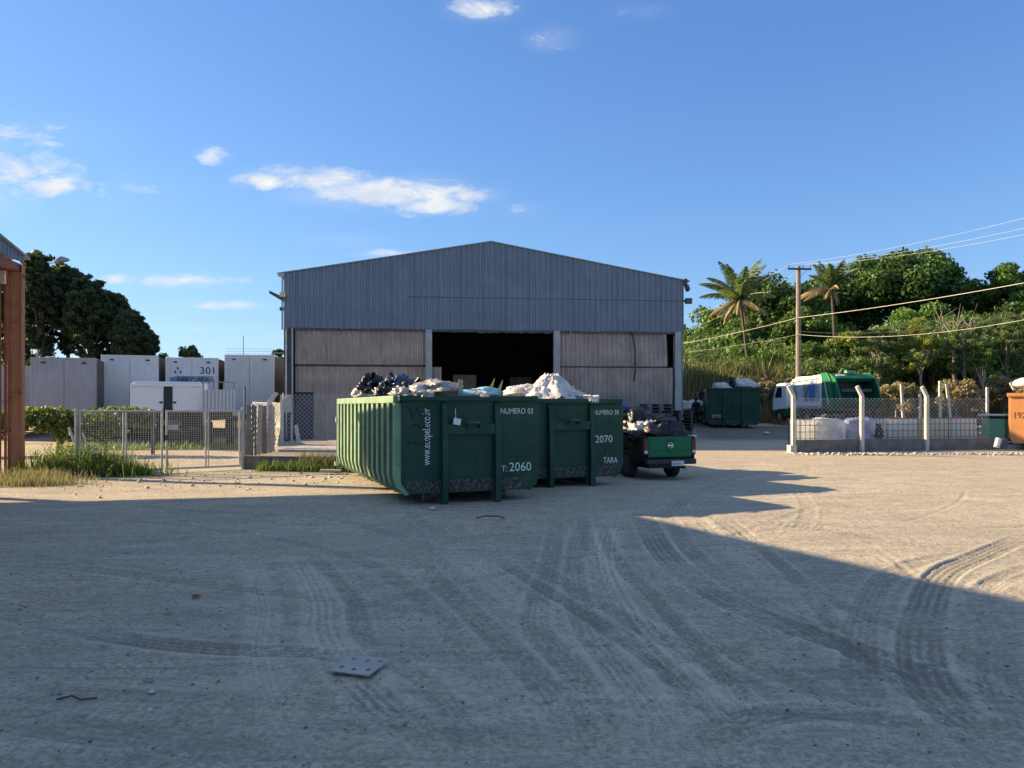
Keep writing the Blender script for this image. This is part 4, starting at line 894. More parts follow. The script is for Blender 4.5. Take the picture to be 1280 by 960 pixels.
for s_ in (-1, 1):
    mb = MB(); mb.prism([(.25, 1.0), (.95, 1.0), (1.74, 3.14), (1.05, 3.14), (.60, 2.6)], s_*1.222, s_*1.33, 'x'); mb.build('ram_arm', M['truckgreen'], gt, bevel=.02)
    mb = MB(); mb.tube([(s_*1.36, .75, 1.3), (s_*1.36, 1.2, 2.6)], .04, 8); mb.build('hydraulic_ram', M['chrome'], gt)
    mb = MB(); mb.box((s_*1.0, -.05, .85), (.25, .06, .14)); mb.build('tail_lamp', M['redlamp'], gt, bevel=.01)
mb = MB(); mb.bb(-.25, .25, .28, .33, 2.5, 2.66) if False else mb.box((-.75, .62, 2.97), (.5, .03, .16), rx=-.95); mb.build('sign_plate', M['white'], gt)
mb = MB(); mb.prism([(1.9, 1.1), (2.0, 3.0), (5.0, 3.0), (5.4, 2.6), (5.4, 1.1)], -1.15, 1.15, 'x'); mb.build('body_box', M['white_cab'], gt, bevel=.02)
for s_ in (-1, 1):      # white side frame with picture
    mb = MB(); x0, x1 = sorted((s_*1.152, s_*1.235))
    mb.bb(x0, x1, 1.76, 2.02, 1.15, 3.05); mb.bb(x0, x1, 5.25, 5.45, 1.3, 2.75); mb.bb(x0, x1, 2.021, 5.249, 1.22, 1.48); mb.prism([(2.021, 2.86), (5.249, 2.70), (5.249, 2.86), (2.021, 3.05)], x0, x1, 'x')
    mb.build('side_frame', M['white_cab'], gt, bevel=.01)
    mb = MB(); x0, x1 = sorted((s_*1.151, s_*1.17)); mb.prism([(2.021, 1.481), (5.249, 1.481), (5.249, 2.70), (2.021, 2.86)], x0, x1, 'x'); pn = mb.build('picture_panel', M['picture'], gt)
    mb = MB(); vs = [(2.95+.36*math.cos(k*.4)*(1-.25*math.sin(k*.4)), 2.17+.58*math.sin(k*.4)) for k in range(16)]; x0, x1 = sorted((s_*1.171, s_*1.178)); mb.prism(vs, x0, x1, 'x'); mb.build('printed_bottle', M['picblue'], pn)
    mb = MB(); mb.prism([(3.9, 1.5), (4.7, 1.5), (4.8, 2.6), (4.1, 2.7)], x0, x1, 'x'); mb.build('printed_white_shape', M['white'], pn)
mb = MB(); mb.bb(-.45, .45, .6, 8.2, .75, 1.05); mb.build('chassis', M['blackp'], gt)
mb = MB(); mb.bb(-1.15, -1.0, 4.5, 5.9, .55, 1.12); mb.bb(1.0, 1.15, 4.5, 5.9, .55, 1.12); mb.build('side_tank', M['truckgreen2'], gt, bevel=.03)
cabp = [(6.2, 1.05), (6.2, 2.55), (6.35, 2.68), (7.5, 2.62), (7.9, 2.0), (8.05, 1.6), (8.05, .9)]
mb = MB(); mb.prism(cabp, -1.2, 1.2, 'x'); cb_ = mb.build('cab', M['white_cab'], gt, bevel=.05)
mb = MB(); mb.prism([(6.2, .62), (6.2, 1.048), (8.07, .898), (8.07, .55), (7.8, .5)]+[(7.1+.62*math.cos(k*math.pi/8), .5+.47*math.sin(k*math.pi/8)) for k in range(9)], -1.21, 1.21, 'x'); mb.build('cab_skirt', M['truckgreen2'], gt, bevel=.03)
for s_ in (-1, 1):
    mb = MB(); x0, x1 = sorted((s_*1.201, s_*1.21)); mb.prism([(6.75, 1.75), (6.75, 2.4), (7.35, 2.4), (7.7, 1.75)], x0, x1, 'x'); mb.build('side_window', M['glass'], gt)
    mb = MB(); mb.box((s_*1.38, 7.85, 2.0), (.22, .08, .42)); mb.tube([(s_*1.2, 7.8, 2.2), (s_*1.35, 7.85, 2.2)], .02, 5); mb.build('mirror', M['blackp'], gt, bevel=.02)
    wheel(gt, (s_*1.06, 7.1, .52), .52, .3, .5); wheel(gt, (s_*1.0, 2.2, .52), .52, .5, .5); wheel(gt, (s_*1.0, 3.4, .52), .52, .5, .5)
mb = MB(); mb.prism([(7.56, 2.56), (7.93, 1.98), (7.95, 2.0), (7.58, 2.6)], -1.05, 1.05, 'x'); mb.build('windscreen', M['glass'], gt)
mb = MB(); mb.box((0, .95, 3.18), (.5, .3, .14)); mb.tube([(-.7, .9, 3.05), (-.5, .9, 3.35), (-.2, .9, 3.3)], .035, 6); mb.build('beacon', M['lightgreen'], gt)
# person beside the far containers
pp = at(870, 522, 45); pz = float(hz(pp.x, pp.y))
def person(loc, label, rz=0):
    V_ = {'pel': (0, 0, .88), 'chest': (0, .02, 1.28), 'neck': (0, .02, 1.43), 'head': (0, .0, 1.56), 'top': (0, .0, 1.64), 'ls': (-.19, 0, 1.36), 'le': (-.27, .02, 1.10), 'lh': (-.22, -.12, .90),
          'rs': (.19, 0, 1.36), 're': (.27, .04, 1.10), 'rh': (.25, -.05, .86), 'lhip': (-.1, 0, .84), 'lk': (-.13, -.02, .46), 'la': (-.14, .03, .08), 'lt': (-.15, -.13, .04), 'rhip': (.1, 0, .84), 'rk': (.12, .03, .46), 'ra': (.15, .08, .08), 'rt': (.16, -.08, .04)}
    E = [('pel', 'chest'), ('chest', 'neck'), ('neck', 'head'), ('head', 'top'), ('chest', 'ls'), ('ls', 'le'), ('le', 'lh'), ('chest', 'rs'), ('rs', 're'), ('re', 'rh'), ('pel', 'lhip'), ('lhip', 'lk'), ('lk', 'la'), ('la', 'lt'), ('pel', 'rhip'), ('rhip', 'rk'), ('rk', 'ra'), ('ra', 'rt')]
    Rr = {'pel': .15, 'chest': .16, 'neck': .06, 'head': .10, 'top': .075, 'ls': .075, 'le': .05, 'lh': .035, 'rs': .075, 're': .05, 'rh': .035, 'lhip': .10, 'lk': .065, 'la': .045, 'lt': .035, 'rhip': .10, 'rk': .065, 'ra': .045, 'rt': .035}
    K = list(V_); me = bpy.data.meshes.new('person'); me.from_pydata([V_[k] for k in K], [(K.index(a), K.index(b_)) for a, b_ in E], []); o = bpy.data.objects.new('person', me); COL.objects.link(o)
    md = o.modifiers.new('skin', 'SKIN'); sv = me.skin_vertices[0].data
    for i, k in enumerate(K): sv[i].radius = (Rr[k], Rr[k]*(.75 if k in ('pel', 'chest') else 1)); sv[i].use_root = (k == 'pel')
    o.modifiers.new('sub', 'SUBSURF').levels = 2; o.modifiers['sub'].render_levels = 2; me.materials.append(M['cloth']); o.location = loc; o.rotation_euler = (0, 0, rz); tag(o, label, 'person')
    mb = MB(); mb.tube([(0, .005, 1.50), (0, -.02, 1.56), (0, -.01, 1.63)], [.06, .088, .07], 12); mb.box((0, -.115, 1.565), (.03, .04, .05)); mb.build('face', M['skin'], o, smooth=True)
    mb = MB(); mb.tube([(0, .015, 1.58), (0, .01, 1.64), (0, .01, 1.70)], [.105, .108, .06], 12); mb.box((0, -.12, 1.61), (.15, .12, .015)); mb.build('cap', M['cloth'], o, smooth=True)
    for s_ in (-1, 1):
        h = V_['lh'] if s_ < 0 else V_['rh']; mb = MB(); mb.tube([h, (h[0], h[1]-.02, h[2]-.09)], [.036, .04], 8)
        for f_ in range(4): mb.tube([(h[0], h[1]-.035+.022*f_, h[2]-.08), (h[0], h[1]-.045+.022*f_, h[2]-.15+.008*abs(f_-1.5))], [.011, .008], 6)
        mb.tube([(h[0]-.02*s_, h[1]-.04, h[2]-.04), (h[0]-.035*s_, h[1]-.07, h[2]-.10)], [.012, .009], 6); mb.build('hand', M['skin'], o, smooth=True)
    return o
person((pp.x, pp.y, pz), 'person in dark clothes standing beside the far green containers', .3)
# ------------------------------------------------------------------ left yard: platform, posts, gates
plat = empty('loading_platform', (-7.75, 21.75, 0), 0, label='low concrete platform edge with broken slabs in front of the warehouse', cat='platform')
mb = MB(); mb.prism([(0, 0), (5.2, -.9), (9.2, 3.0), (9.2, 12.3), (-1.6, 11.6), (-1.3, 4)], -.2, .33, 'z'); mb.build('platform_fill', M['dirt'], plat)
mb = MB(); mb.add([(0, -.02, -.2), (5.2, -.92, -.2), (5.2, -.92, .37), (0, -.02, .37), (0, .16, -.2), (5.25, -.74, -.2), (5.25, -.74, .37), (0, .16, .37)], [(0, 1, 2, 3), (7, 6, 5, 4), (3, 2, 6, 7), (0, 3, 7, 4), (1, 5, 6, 2)]); mb.build('edge_kerb', M['concrete_dark'], plat)
mb = MB(); mb.box((1.6, 3.2, .37), (2.6, 1.8, .12), rz=-.1, rx=.02); mb.build('broken_slab', M['concrete'], plat, bevel=.01)
def mesh_gate(pa, pb, label, flip=False):
    a = pa; rz_, L_ = along(pa, pb)
    e = empty('gate', a, rz_, label=label, cat='gate', group='wire mesh gate leaves on the left')
    hgt = 1.70; mb = MB()
    for x in (0.03, L_-.03): mb.tube([(x, 0, .06), (x, 0, hgt)], .03, 8)
    for z in (.09, hgt-.03): mb.tube([(.03, 0, z), (L_-.03, 0, z)], .028, 8)
    mb.tube([(L_*.52, 0, .09), (L_*.52, 0, hgt)], .025, 8); mb.tube([(L_*.52+.07, 0, .09), (L_*.52+.07, 0, hgt)], .018, 8)
    mb.build('frame', M['galv'], e)
    link_mesh(L_-.08, .12, hgt-.06, .062, .0028, diag=False).build('wire_mesh', M['wire'], e, loc=(.04, -.02, 0))
    return e
g0 = G(98, 594); g1 = G(204, 590.5); g2_ = G(207, 590.5); g3 = G(301, 586)
mesh_gate(g0, g1, 'left leaf of the wire mesh gate, half behind the bush'); gb = mesh_gate(g2_, g3, 'right leaf of the wire mesh gate, before the white truck')
mb = MB(); mb.box((.04, -.05, .95), (.09, .06, .14)); mb.build('latch', M['steel_dark'], gb)
for nm, p, hh, rad, lb in (('gate_post', g0+Vector((-.06, 0, 0)), 1.75, .04, 'metal post holding the left gate leaf beside the bush'), ('gate_post', g3+Vector((.05, .02, 0)), 1.78, .05, 'metal post holding the right gate leaf next to the old concrete posts')):
    mb = MB(); mb.tube([(0, 0, -.1), (0, 0, hh)], rad, 8); mb.tube([(0, 0, .5), (-.02, -.06, .55)], .02, 5); tag(mb.build(nm, M['galv'], None, loc=p), lb, 'post', 'gate posts')
mb = MB(); mb.tube([(0, 0, .05), (-.5, .1, 1.25)], .03, 6); mb.tube([(.3, 0, .02), (-.25, .3, 1.1)], .025, 6); tag(mb.build('gate_brace', M['galv'], None, loc=g0+Vector((.1, .15, 0))), 'slanted metal stays propping the left gate post', 'brace')
# old concrete posts leaning together
ol = [(311, 506, 570, .10, 'dark', 'widest stained concrete post right next to the gate'), (318, 507, 567, .05, 'dark', 'narrow dark post second in the leaning row'), (323, 506, 566, .06, '', 'pale grey post third in the leaning row'),
      (330, 507, 565, .07, 'dark', 'dark stained post in the middle of the leaning row'), (336, 506, 564, .07, '', 'grey post fifth in the leaning row'), (341, 508, 562, .05, '', 'slim grey post last of the leaning row')]
for i, (px, pt, pb_, wd_, dk_, lb) in enumerate(ol):
    Y = 22.1+.45*i; a = at(px, pb_, Y); a.z = .3; tp = at(px+(-1)**i*1.0, pt, Y); mb = MB()
    d = tp-a; mb.add([(-wd_, -wd_, 0), (wd_, -wd_, 0), (wd_, wd_, 0), (-wd_, wd_, 0)]+[(d.x+sx*wd_*.9, sy*wd_*.9+.1, d.z+.05*mnoise.noise(Vector((sx, sy, i)))) for sx, sy in ((-1, -1), (1, -1), (1, 1), (-1, 1))],
           [(3, 2, 1, 0), (4, 5, 6, 7)]+[(k, (k+1) % 4, 4+(k+1) % 4, 4+k) for k in range(4)])
    tag(mb.build('concrete_post', M['concrete_dark'] if dk_ else M['concrete'], None, loc=a, bevel=.01), lb, 'concrete post', 'old concrete posts leaning beside the gate')
a = at(306, 508, 22.2); mb = MB(); mb.tube([(0, 0, -1.2), (.0, 0, .58)], .028, 6); tag(mb.build('steel_rod', M['steel_dark'], None, loc=a), 'thin black steel rod standing above the gate post', 'rod')
def fpost(px, pb_, ptb, dxt, dyt, Y, label, w_=.065):
    a = at(px, pb_, Y); zb = at(px, ptb, Y).z-a.z; e = at(px+dxt, ptb-dyt, Y)-at(px, ptb, Y)
    mb = MB(); bent_post(mb, 0, 0, -.1, zb, e.x, e.z, w_); o = mb.build('fence_post', M['concrete_pale'], None, loc=a, bevel=.008); return tag(o, label, 'fence post', 'bent concrete fence posts near the warehouse')
pA = fpost(337, 562, 502, 9, 11, 25.0, 'bright bent concrete post wound with rusty wire, left of the warehouse'); pA['label'] = 'bright bent concrete post with wire wound round its foot'
fpost(352, 556, 502, 8, 8, 28.6, 'bent concrete post closest to the warehouse corner', .055)
p = at(337, 555, 24.9); mb = MB(); r0 = random.Random(4)
for k in range(9): mb.tube([( (.17+.04*math.sin(k))*math.cos(i*math.pi/8), (.17+.04*math.sin(k))*math.sin(i*math.pi/8), .05+k*.085+.05*math.sin(i*.8+k)) for i in range(17)], .014, 5)
tag(mb.build('wire_coil', M['redlead'], None, loc=p-Vector((0, .0, .05))), 'rusty wire coil wound round the bent concrete post', 'wire')
# fence running before the warehouse side door
a = at(354, 552, 29.4); b_ = Vector((-5.0, 30.4, a.z)); a.z = .33; ra, la = along(a, b_)
cf = empty('mesh_fence', a, ra, label='sagging chain link fence before the warehouse side door', cat='fence')
link_mesh(la, .0, 1.95, .17, .005).build('chain_link', M['wire'], cf)
mb = MB(); mb.tube([(.0, 0, -.1), (.0, 0, 2.0)], .03, 6); mb.build('post', M['galv'], cf); mb = MB(); mb.tube([(la, 0, -.1), (la, 0, 2.0)], .03, 6); mb.build('post', M['galv'], cf)
a2 = at(303, 560, 24.4); a2 = g3+Vector((.2, .3, .3)); b2 = Vector((at(354, 552, 29.4).x, 29.4, .33)); ra, la = along(a2, b2)
cf2 = empty('mesh_fence', a2, ra, label='chain link fence with bent top running back from the gate to the warehouse', cat='fence')
link_mesh(la, .0, 1.65, .16, .0025).build('chain_link', M['wire'], cf2)
mb = MB(); p = at(372, 545, 30.6)
mb.box((0, 0, .3), (.12, .12, .85), ry=-.15); tag(mb.build('broken_post', M['concrete_pale'], None, loc=(p.x, p.y, .33), bevel=.01), 'broken concrete stub leaning before the side door', 'concrete post')
mb = MB(); mb.bb(-.22, .22, -.12, .12, -.35, .35); mb.bb(-.24, .24, -.125, .13, .352, .38); p = at(358, 505, 31.0); mb2 = mb
e = empty('meter_box', (p.x, p.y, p.z), 0, label='grey metal meter box on a stand at the warehouse corner', cat='meter box')
mb.build('box', M['galv'], e, bevel=.01); mb = MB(); mb.tube([(-.2, 0, -.45), (-.2, 0, -1.6)], .03, 6); mb.tube([(.2, 0, -.45), (.2, 0, -1.6)], .03, 6); mb.build('stand', M['galv'], e)
p = at(410, 587, 19.7); mb = MB(); mb.box((0, 0, .05), (.55, .25, .08), rz=.2, ry=.05); tag(mb.build('concrete_block', M['concrete'], None, loc=(p.x, 20.0, .03), bevel=.015), 'loose grey concrete slab beside the nearest container', 'slab')

# ------------------------------------------------------------------ trailers
def trailer(px0, px1, ytop, Y, label, yaw_=R(12), ln=8., marks=False, sidem='trailer_side', mm='trailer'):
    a = at(px0, ytop, Y); b_ = at(px1, ytop, Y); W_ = (b_.x-a.x); z0 = float(hz(a.x, Y)); Ht = a.z-z0
    e = empty('box_trailer', ((a.x+b_.x)/2, Y, z0), yaw_, label=label, cat='trailer', group='parked white box trailers')
    h0 = 1.15; w = W_/2
    mb = MB(); mb.bb(-w+.04, w-.04, .03, ln, h0, Ht-.03); mb.build('box', M[sidem], e)
    mb = MB(); mb.bb(-w+.05, w-.05, -.01, .028, h0+.05, Ht-.06); fr = mb.build('front_wall', M[mm], e)
    mb = MB()
    for s_ in (-1, 1): x0, x1 = sorted((s_*w, s_*(w-.07))); mb.bb(x0, x1, -.025, .06, h0-.02, Ht)
    mb.bb(-w+.071, w-.071, -.024, .06, Ht-.08, Ht-.001); mb.bb(-w+.071, w-.071, -.024, .06, h0-.02, h0+.07); mb.build('corner_frame', M[mm], e, bevel=.01)
    mb = MB()
    for k in range(int(ln/.5)): mb.bb(w-.04, w-.01, .3+k*.5, .36+k*.5, h0, Ht-.05)
    mb.build('side_rib', M[sidem], e)
    mb = MB(); mb.bb(-.006, .006, -.018, -.011, h0+.1, Ht-.1) ; mb.build('panel_joint', M['trailer_side'], e)
    for s_ in (-1, 1): mb = MB(); mb.box((s_*w*.62, -.03, Ht-.22), (.16, .04, .06)); mb.build('marker_lamp', M['blackp'], e)
    mb = MB(); mb.bb(-.5, .5, .2, ln-.1, .85, h0-.03); mb.bb(-.62, -.5, 1.2, 1.35, .05, h0-.04); mb.bb(.5, .62, 1.2, 1.35, .05, h0-.04); mb.build('undercarriage', M['blackp'], e)
    for yy_ in (ln-1.2, ln-2.4):
        for s_ in (-1, 1): wheel(e, (s_*(w-.3), yy_, .5), .5, .4, .5)
    return e, Ht, w
trailer(44, 116, 447, 31.6, 'grey box trailer standing nearest the rust red column', R(20))
trailer(130, 195, 444, 34.4, 'tall pale box trailer behind the left part of the white tipper', R(18), mm='white')
e3, h3, w3 = trailer(209, 271, 447, 35.6, 'box trailer numbered 301 behind the white tipper body', R(12), mm='white')
e4_, h4, w4 = trailer(282, 342, 443.5, 36.2, 'white box trailer right beside the warehouse, with ribbed front', R(8), mm='white')
mb = MB()
for k in range(26): mb.bb(-w4+.08, w4-.08, -.019, -.011, 1.3+k*.12, 1.312+k*.12)
mb.build('front_rib', M['trailer'], e4_)
mb = MB(); mb.tube([(-.35, .3, h4), (-.35, .3, h4+.95)], .015, 5); mb.build('antenna', M['steel_dark'], e4_)
text('lettering', '301', .46, M['paint_dark'], e3, (.34, -.020, h3-.76), XR, sx=1.1)
text('lettering', 'MAGMA', .40, M['bagblue'], e3, (-.66, -.020, h3-1.22), XR, sx=1.0)
mb = MB()
for (cx, cz) in ((-.62, h3-.52), (-.74, h3-.70), (-.50, h3-.70)): mb.prism([(cx, cz+.11), (cx+.05, cz), (cx, cz-.08), (cx-.05, cz)], -.020, -.012, 'y')
mb.build('emblem', M['bagblue'], e3)
mb = MB(); mb.prism([(-w3+.2, h3-.95), (-w3+.5, h3-.88), (.95, h3-.88), (1.0, h3-1.15), (-w3+.2, h3-1.28)], -.0125, -.0105, 'y'); mb.build('blue_band', M['wrap_blue'], e3)
trailer(-60, 40, 457, 35.5, 'corrugated white trailer seen behind the rust red column', ln=7)
# white tipper truck
Y = 29.6; a = at(168, 478, Y); b_ = at(252, 478, Y); W_ = b_.x-a.x; z0 = float(hz(a.x, Y)); 
tt_ = empty('tipper_truck', ((a.x+b_.x)/2, Y, z0), R(20), label='white tipper truck behind the gate, its tailboard notched in the middle', cat='truck')
zt = a.z-z0; zb = at(168, 511, Y).z-z0; w = W_/2
for s_ in (-1, 1):
    x0, x1 = sorted((s_*w, s_*.20)); mb = MB(); mb.bb(x0, x1, -.04, .02, zb-.10, zt-.16); mb.build('tailboard', M['white_cab'], tt_, bevel=.01)
mb = MB(); mb.bb(-w, w, -.09, .05, zt-.158, zt-.05); mb.bb(-w+.12, w-.12, -.02, .05, zt-.048, zt+.03); mb.build('top_rail', M['white_cab'], tt_, bevel=.01)
mb = MB(); mb.bb(-.165, .165, .0, .02, zb-.1, zt-.16); mb.build('notch_plate', M['blackp'], tt_); mb = MB()
for s_ in (-1, 1): mb.tube([(s_*.18, -.06, zb+.25), (s_*.30, -.06, zb+.25)], .035, 8)
mb.build('hinge_pin', M['blackp'], tt_)
for s_ in (-1, 1):
    mb = MB(); x0, x1 = sorted((s_*w, s_*(w-.05)))
    mb.bb(x0, x1, .03, 4.6, zb, zt-.45)
    for k in range(12): mb.bb(x0 if s_ < 0 else x1+.0005, x1 if s_ < 0 else x1+.03, .2+k*.36, .25+k*.36, zb, zt-.45)
    for k in range(4): mb.bb(x0, x1, .4+k*1.3, .5+k*1.3, zt-.449, zt+.02)
    mb.build('side_board', M['white'], tt_)
mb = MB(); mb.bb(-w+.051, w-.051, .03, 4.6, zb, zb+.06); mb.bb(-w, w, 4.6, 4.66, zb, zt); mb.build('bed', M['white'], tt_)
mb = MB(); mb.bb(-.45, .45, .2, 6.5, zb-.45, zb-.12); mb.bb(-w+.1, w-.1, .0, .08, .52, .66); mb.bb(-w+.1, w-.1, .3, 3.2, .72, .78); mb.build('chassis', M['blackp'], tt_)
mb = MB(); mb.prism([(4.9, .7), (4.9, 2.5), (6.3, 2.5), (6.6, 1.6), (6.6, .7)], -1.1, 1.1, 'x'); mb.build('cab', M['white'], tt_, bevel=.05)
for s_ in (-1, 1): mb = MB(); mb.bb(s_*.8-.4, s_*.8+.4, 1.4, 1.45, .25, 1.35); mb.build('mud_flap', M['blackp'], tt_)
mb = MB(); mb.box((.18, -.03, .78), (.4, .02, .2)); mb.build('number_plate', M['galv'], tt_)
for s_ in (-1, 1):
    mb = MB(); mb.box((s_*.85, -.03, .72), (.22, .05, .12)); mb.build('tail_lamp', M['redlamp'], tt_)
    wheel(tt_, (s_*.85, 2.3, .5), .5, .45, .5); wheel(tt_, (s_*.9, 5.8, .5), .5, .28, .5)
# side wagon behind the tipper's right (white slatted side)
a = at(254, 478, Y+.25); b_ = at(292, 490, Y+.25); mbw = b_.x-a.x
e = empty('slatted_trailer', ((a.x+b_.x)/2+.0, Y+.3, z0), R(20), label='white slatted flatbed trailer standing right of the tipper tailboard', cat='trailer')
mb = MB(); mb.bb(-mbw/2, mbw/2, 0, .05, zb-.12, zt-.28); mb.bb(-mbw/2, mbw/2, .06, 4.0, zb-.12, zb-.02); mb.build('board', M['white'], e)
mb = MB()
for k in range(9): mb.bb(-mbw/2+.03+k*mbw/9, -mbw/2+.07+k*mbw/9, -.025, -.001, zb-.1, zt-.30)
for k in range(4): mb.bb(-mbw/2+k*(mbw-.07)/3, -mbw/2+.07+k*(mbw-.07)/3, .0, .05, zt-.279, zt-.0)
mb.bb(-mbw/2, mbw/2, .001, .049, zt-.0, zt+.04); mb.build('slat', M['trailer'], e)
mb = MB(); mb.bb(-mbw/2+.1, mbw/2-.1, .1, 3.8, zb-.4, zb-.121); mb.tube([(-mbw/2+.1, .5, .5), (mbw/2-.1, .5, .5)], .08, 8); mb.build('chassis', M['blackp'], e)
for s_ in (-1, 1): wheel(e, (s_*(mbw/2-.2), .9, .5), .5, .3, .5)

# ------------------------------------------------------------------ foliage
def leaves(P, Nn, size, r_, asp=.55, up=.0):
    "quads centred at P with random orientation biased to normal N"
    n = len(P); s_ = size*r_.uniform(.6, 1.35, n)
    nn = Nn+r_.randn(n, 3)*.75; nn[:, 2] += up; nn /= np.linalg.norm(nn, axis=1)[:, None]+1e-9
    a = np.cross(nn, r_.randn(n, 3)); a /= np.linalg.norm(a, axis=1)[:, None]+1e-9; b_ = np.cross(nn, a)
    a = a*s_[:, None]*.5; b_ = b_*s_[:, None]*.5*asp
    V = np.stack([P-a, P-a*.1-b_, P+a, P-a*.1+b_], 1).reshape(-1, 3); Fq = np.arange(n*4).reshape(-1, 4)
    return V, Fq
def clumps_points(cl, per, r_, shell=.55):
    Ps, Ns, Vr = [], [], []
    for (c, rad) in cl:
        d = r_.randn(per, 3); d /= np.linalg.norm(d, axis=1)[:, None]; rr_ = shell+(1-shell)*r_.rand(per)**.5
        rr_ = rr_*(1+.18*np.sin(d[:, 0]*5+c[0]*3)*np.cos(d[:, 1]*6+c[1])); P = np.array(c)+d*rr_[:, None]*np.array(rad)
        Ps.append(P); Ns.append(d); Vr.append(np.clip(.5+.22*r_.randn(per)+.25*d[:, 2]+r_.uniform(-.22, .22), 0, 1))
    return np.vstack(Ps), np.vstack(Ns), np.concatenate(Vr)
def tree(name, base, H, cw, ch, m, label, seed, shell=.5, ncl=40, per=260, leaf=.3, clr=.28, bark='bark', trunk=.25, cat='tree', group=None, shape='round', asp=.55, limbs=7, lift=None, lean=0):
    r_ = np.random.RandomState(seed); e = empty(name, base, 0, label=label, cat=cat, group=group)
    cz = H-ch/2; cl = []
    for k in range(ncl):
        d = r_.randn(3); d /= np.linalg.norm(d); 
        if shape == 'round': q = .92*r_.rand()**.4; c = np.array([d[0]*cw/2*q, d[1]*cw/2*q, cz+abs(d[2])*ch/2*q if r_.rand() < .65 else cz+d[2]*ch/2*q])
        elif shape == 'flat': c = np.array([d[0]*cw/2*r_.rand()**.35, d[1]*cw/2*r_.rand()**.35, 0]); c[2] = cz+ch*.5*(1-(np.hypot(c[0], c[1])/(cw/2))**2)-ch*.35*r_.rand()
        elif shape == 'pine':
            f = r_.rand(); wz = (1-f)**.6*.95+.08; th = r_.uniform(0, 6.28); q = r_.rand()**.5; c = np.array([math.cos(th)*cw/2*wz*q, math.sin(th)*cw/2*wz*q, H-ch+f*ch])
        s_ = clr*min(cw, ch*1.3)*.5*r_.uniform(.6, 1.25); cl.append((c, (s_*1.1, s_*1.1, s_*(.75 if shape != 'pine' else .5))))
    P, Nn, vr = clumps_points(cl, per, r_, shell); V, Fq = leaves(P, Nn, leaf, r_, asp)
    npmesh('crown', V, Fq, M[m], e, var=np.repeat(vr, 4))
    mb = MB(); tz = cz if shape != 'pine' else H*.97
    mb.tube([(0, 0, -.5), (.05*H*lean, 0, tz*.35), (.02*H+lean*H*.1, .01*H, tz*.7), (lean*H*.15, 0, tz)], [trunk, trunk*.8, trunk*.6, trunk*.25], 9)
    for k in range(limbs):
        c, _ = cl[int(r_.randint(len(cl)))]; z = max(tz*.3, min(c[2]-.6, tz*.8)); mb.tube([(0, 0, z*.75), tuple(c*np.array([.5, .5, 1])-np.array([0, 0, .3*(c[2]-z*.75)])), tuple(c)], [trunk*.45, trunk*.3, trunk*.1], 6)
    mb.build('trunk', M[bark], e); return e
def treeP(px, ytop, Y, cwpx, chpx, m, label, seed, **kw):
    X = (px-640)/F*Y; z0 = float(hz(X, Y)); H = at(px, ytop, Y).z-z0
    return tree(kw.pop('name', 'tree'), (X, Y, z0), H, cwpx*Y/F, chpx*Y/F, m, label, seed, **kw)
GT = 'trees on the slope behind the yard'
treeP(1122, 322, 78, 165, 110, 'leaf_dark', 'large round dark green tree with the broadest dome on the right', 1, ncl=120, per=420, leaf=.42, clr=.27, trunk=.5, group=GT)
treeP(1035, 342, 80, 130, 110, 'leaf_dark', 'dark green tree behind the yellowing palm', 2, ncl=80, per=330, leaf=.42, clr=.30, trunk=.4, group=GT)
treeP(968, 346, 72, 120, 120, 'leaf_dark', 'dark green tree between the tall palm and the utility pole', 3, ncl=85, per=330, leaf=.38, clr=.29, trunk=.4, group=GT)
treeP(893, 390, 76, 110, 75, 'leaf_mid', 'mid green tree just right of the warehouse roof edge', 4, ncl=60, per=300, leaf=.36, clr=.32, trunk=.3, group=GT)
treeP(1160, 385, 66, 120, 60, 'leaf_mid', 'bright green feathery tree below the broad dark dome', 5, ncl=55, per=330, leaf=.30, clr=.3, trunk=.3, group=GT, shape='flat')
treeP(1265, 335, 74, 110, 70, 'leaf_mid', 'spreading light green tree at the right edge of the photo', 6, ncl=60, per=330, leaf=.34, clr=.26, trunk=.4, group=GT, shape='flat')
treeP(1225, 362, 84, 110, 90, 'leaf_dark', 'dark tree behind the spreading light green one', 7, ncl=60, per=280, leaf=.4, clr=.3, trunk=.4, group=GT)
treeP(1290, 372, 68, 90, 80, 'leaf_dark', 'dark glossy tree low at the right edge', 8, ncl=50, per=280, leaf=.34, clr=.32, trunk=.3, group=GT)
treeP(1058, 412, 57, 66, 62, 'leaf_lime', 'yellow green leafy tree above the garbage truck', 9, ncl=34, per=260, leaf=.26, clr=.34, trunk=.15, group=GT)
treeP(925, 398, 64, 70, 70, 'leaf_mid', 'mid green tree behind the tall palm trunk', 10, ncl=45, per=260, leaf=.3, clr=.33, trunk=.2, group=GT)
treeP(1005, 388, 66, 80, 75, 'leaf_mid', 'mid green tree directly behind the utility pole', 13, ncl=45, per=260, leaf=.3, clr=.33, trunk=.2, group=GT)
for i, (px, yt, Y, cwp, chp, mm, lb) in enumerate([(1098, 402, 51, 52, 74, 'leaf_olive', 'feathery olive tree with thin trunk above the right end of the garbage truck'), (1150, 396, 50, 56, 78, 'leaf_lime', 'feathery yellowish tree with thin trunk behind the second and third bent posts'),
        (1205, 400, 50.5, 60, 80, 'leaf_olive', 'feathery olive tree in front of the leafless one'), (1258, 388, 51, 60, 84, 'leaf_olive', 'feathery olive tree above the orange container'), (1228, 425, 48.5, 40, 60, 'leaf_mid', 'small green feathery tree above the light green skip')]):
    treeP(px, yt, Y, cwp, chp, mm, lb, 300+i, ncl=46, per=150, leaf=.17, clr=.20, trunk=.07, group='feathery trees along the thicket edge', asp=.35, bark='bark_pale', limbs=12, shell=.2)
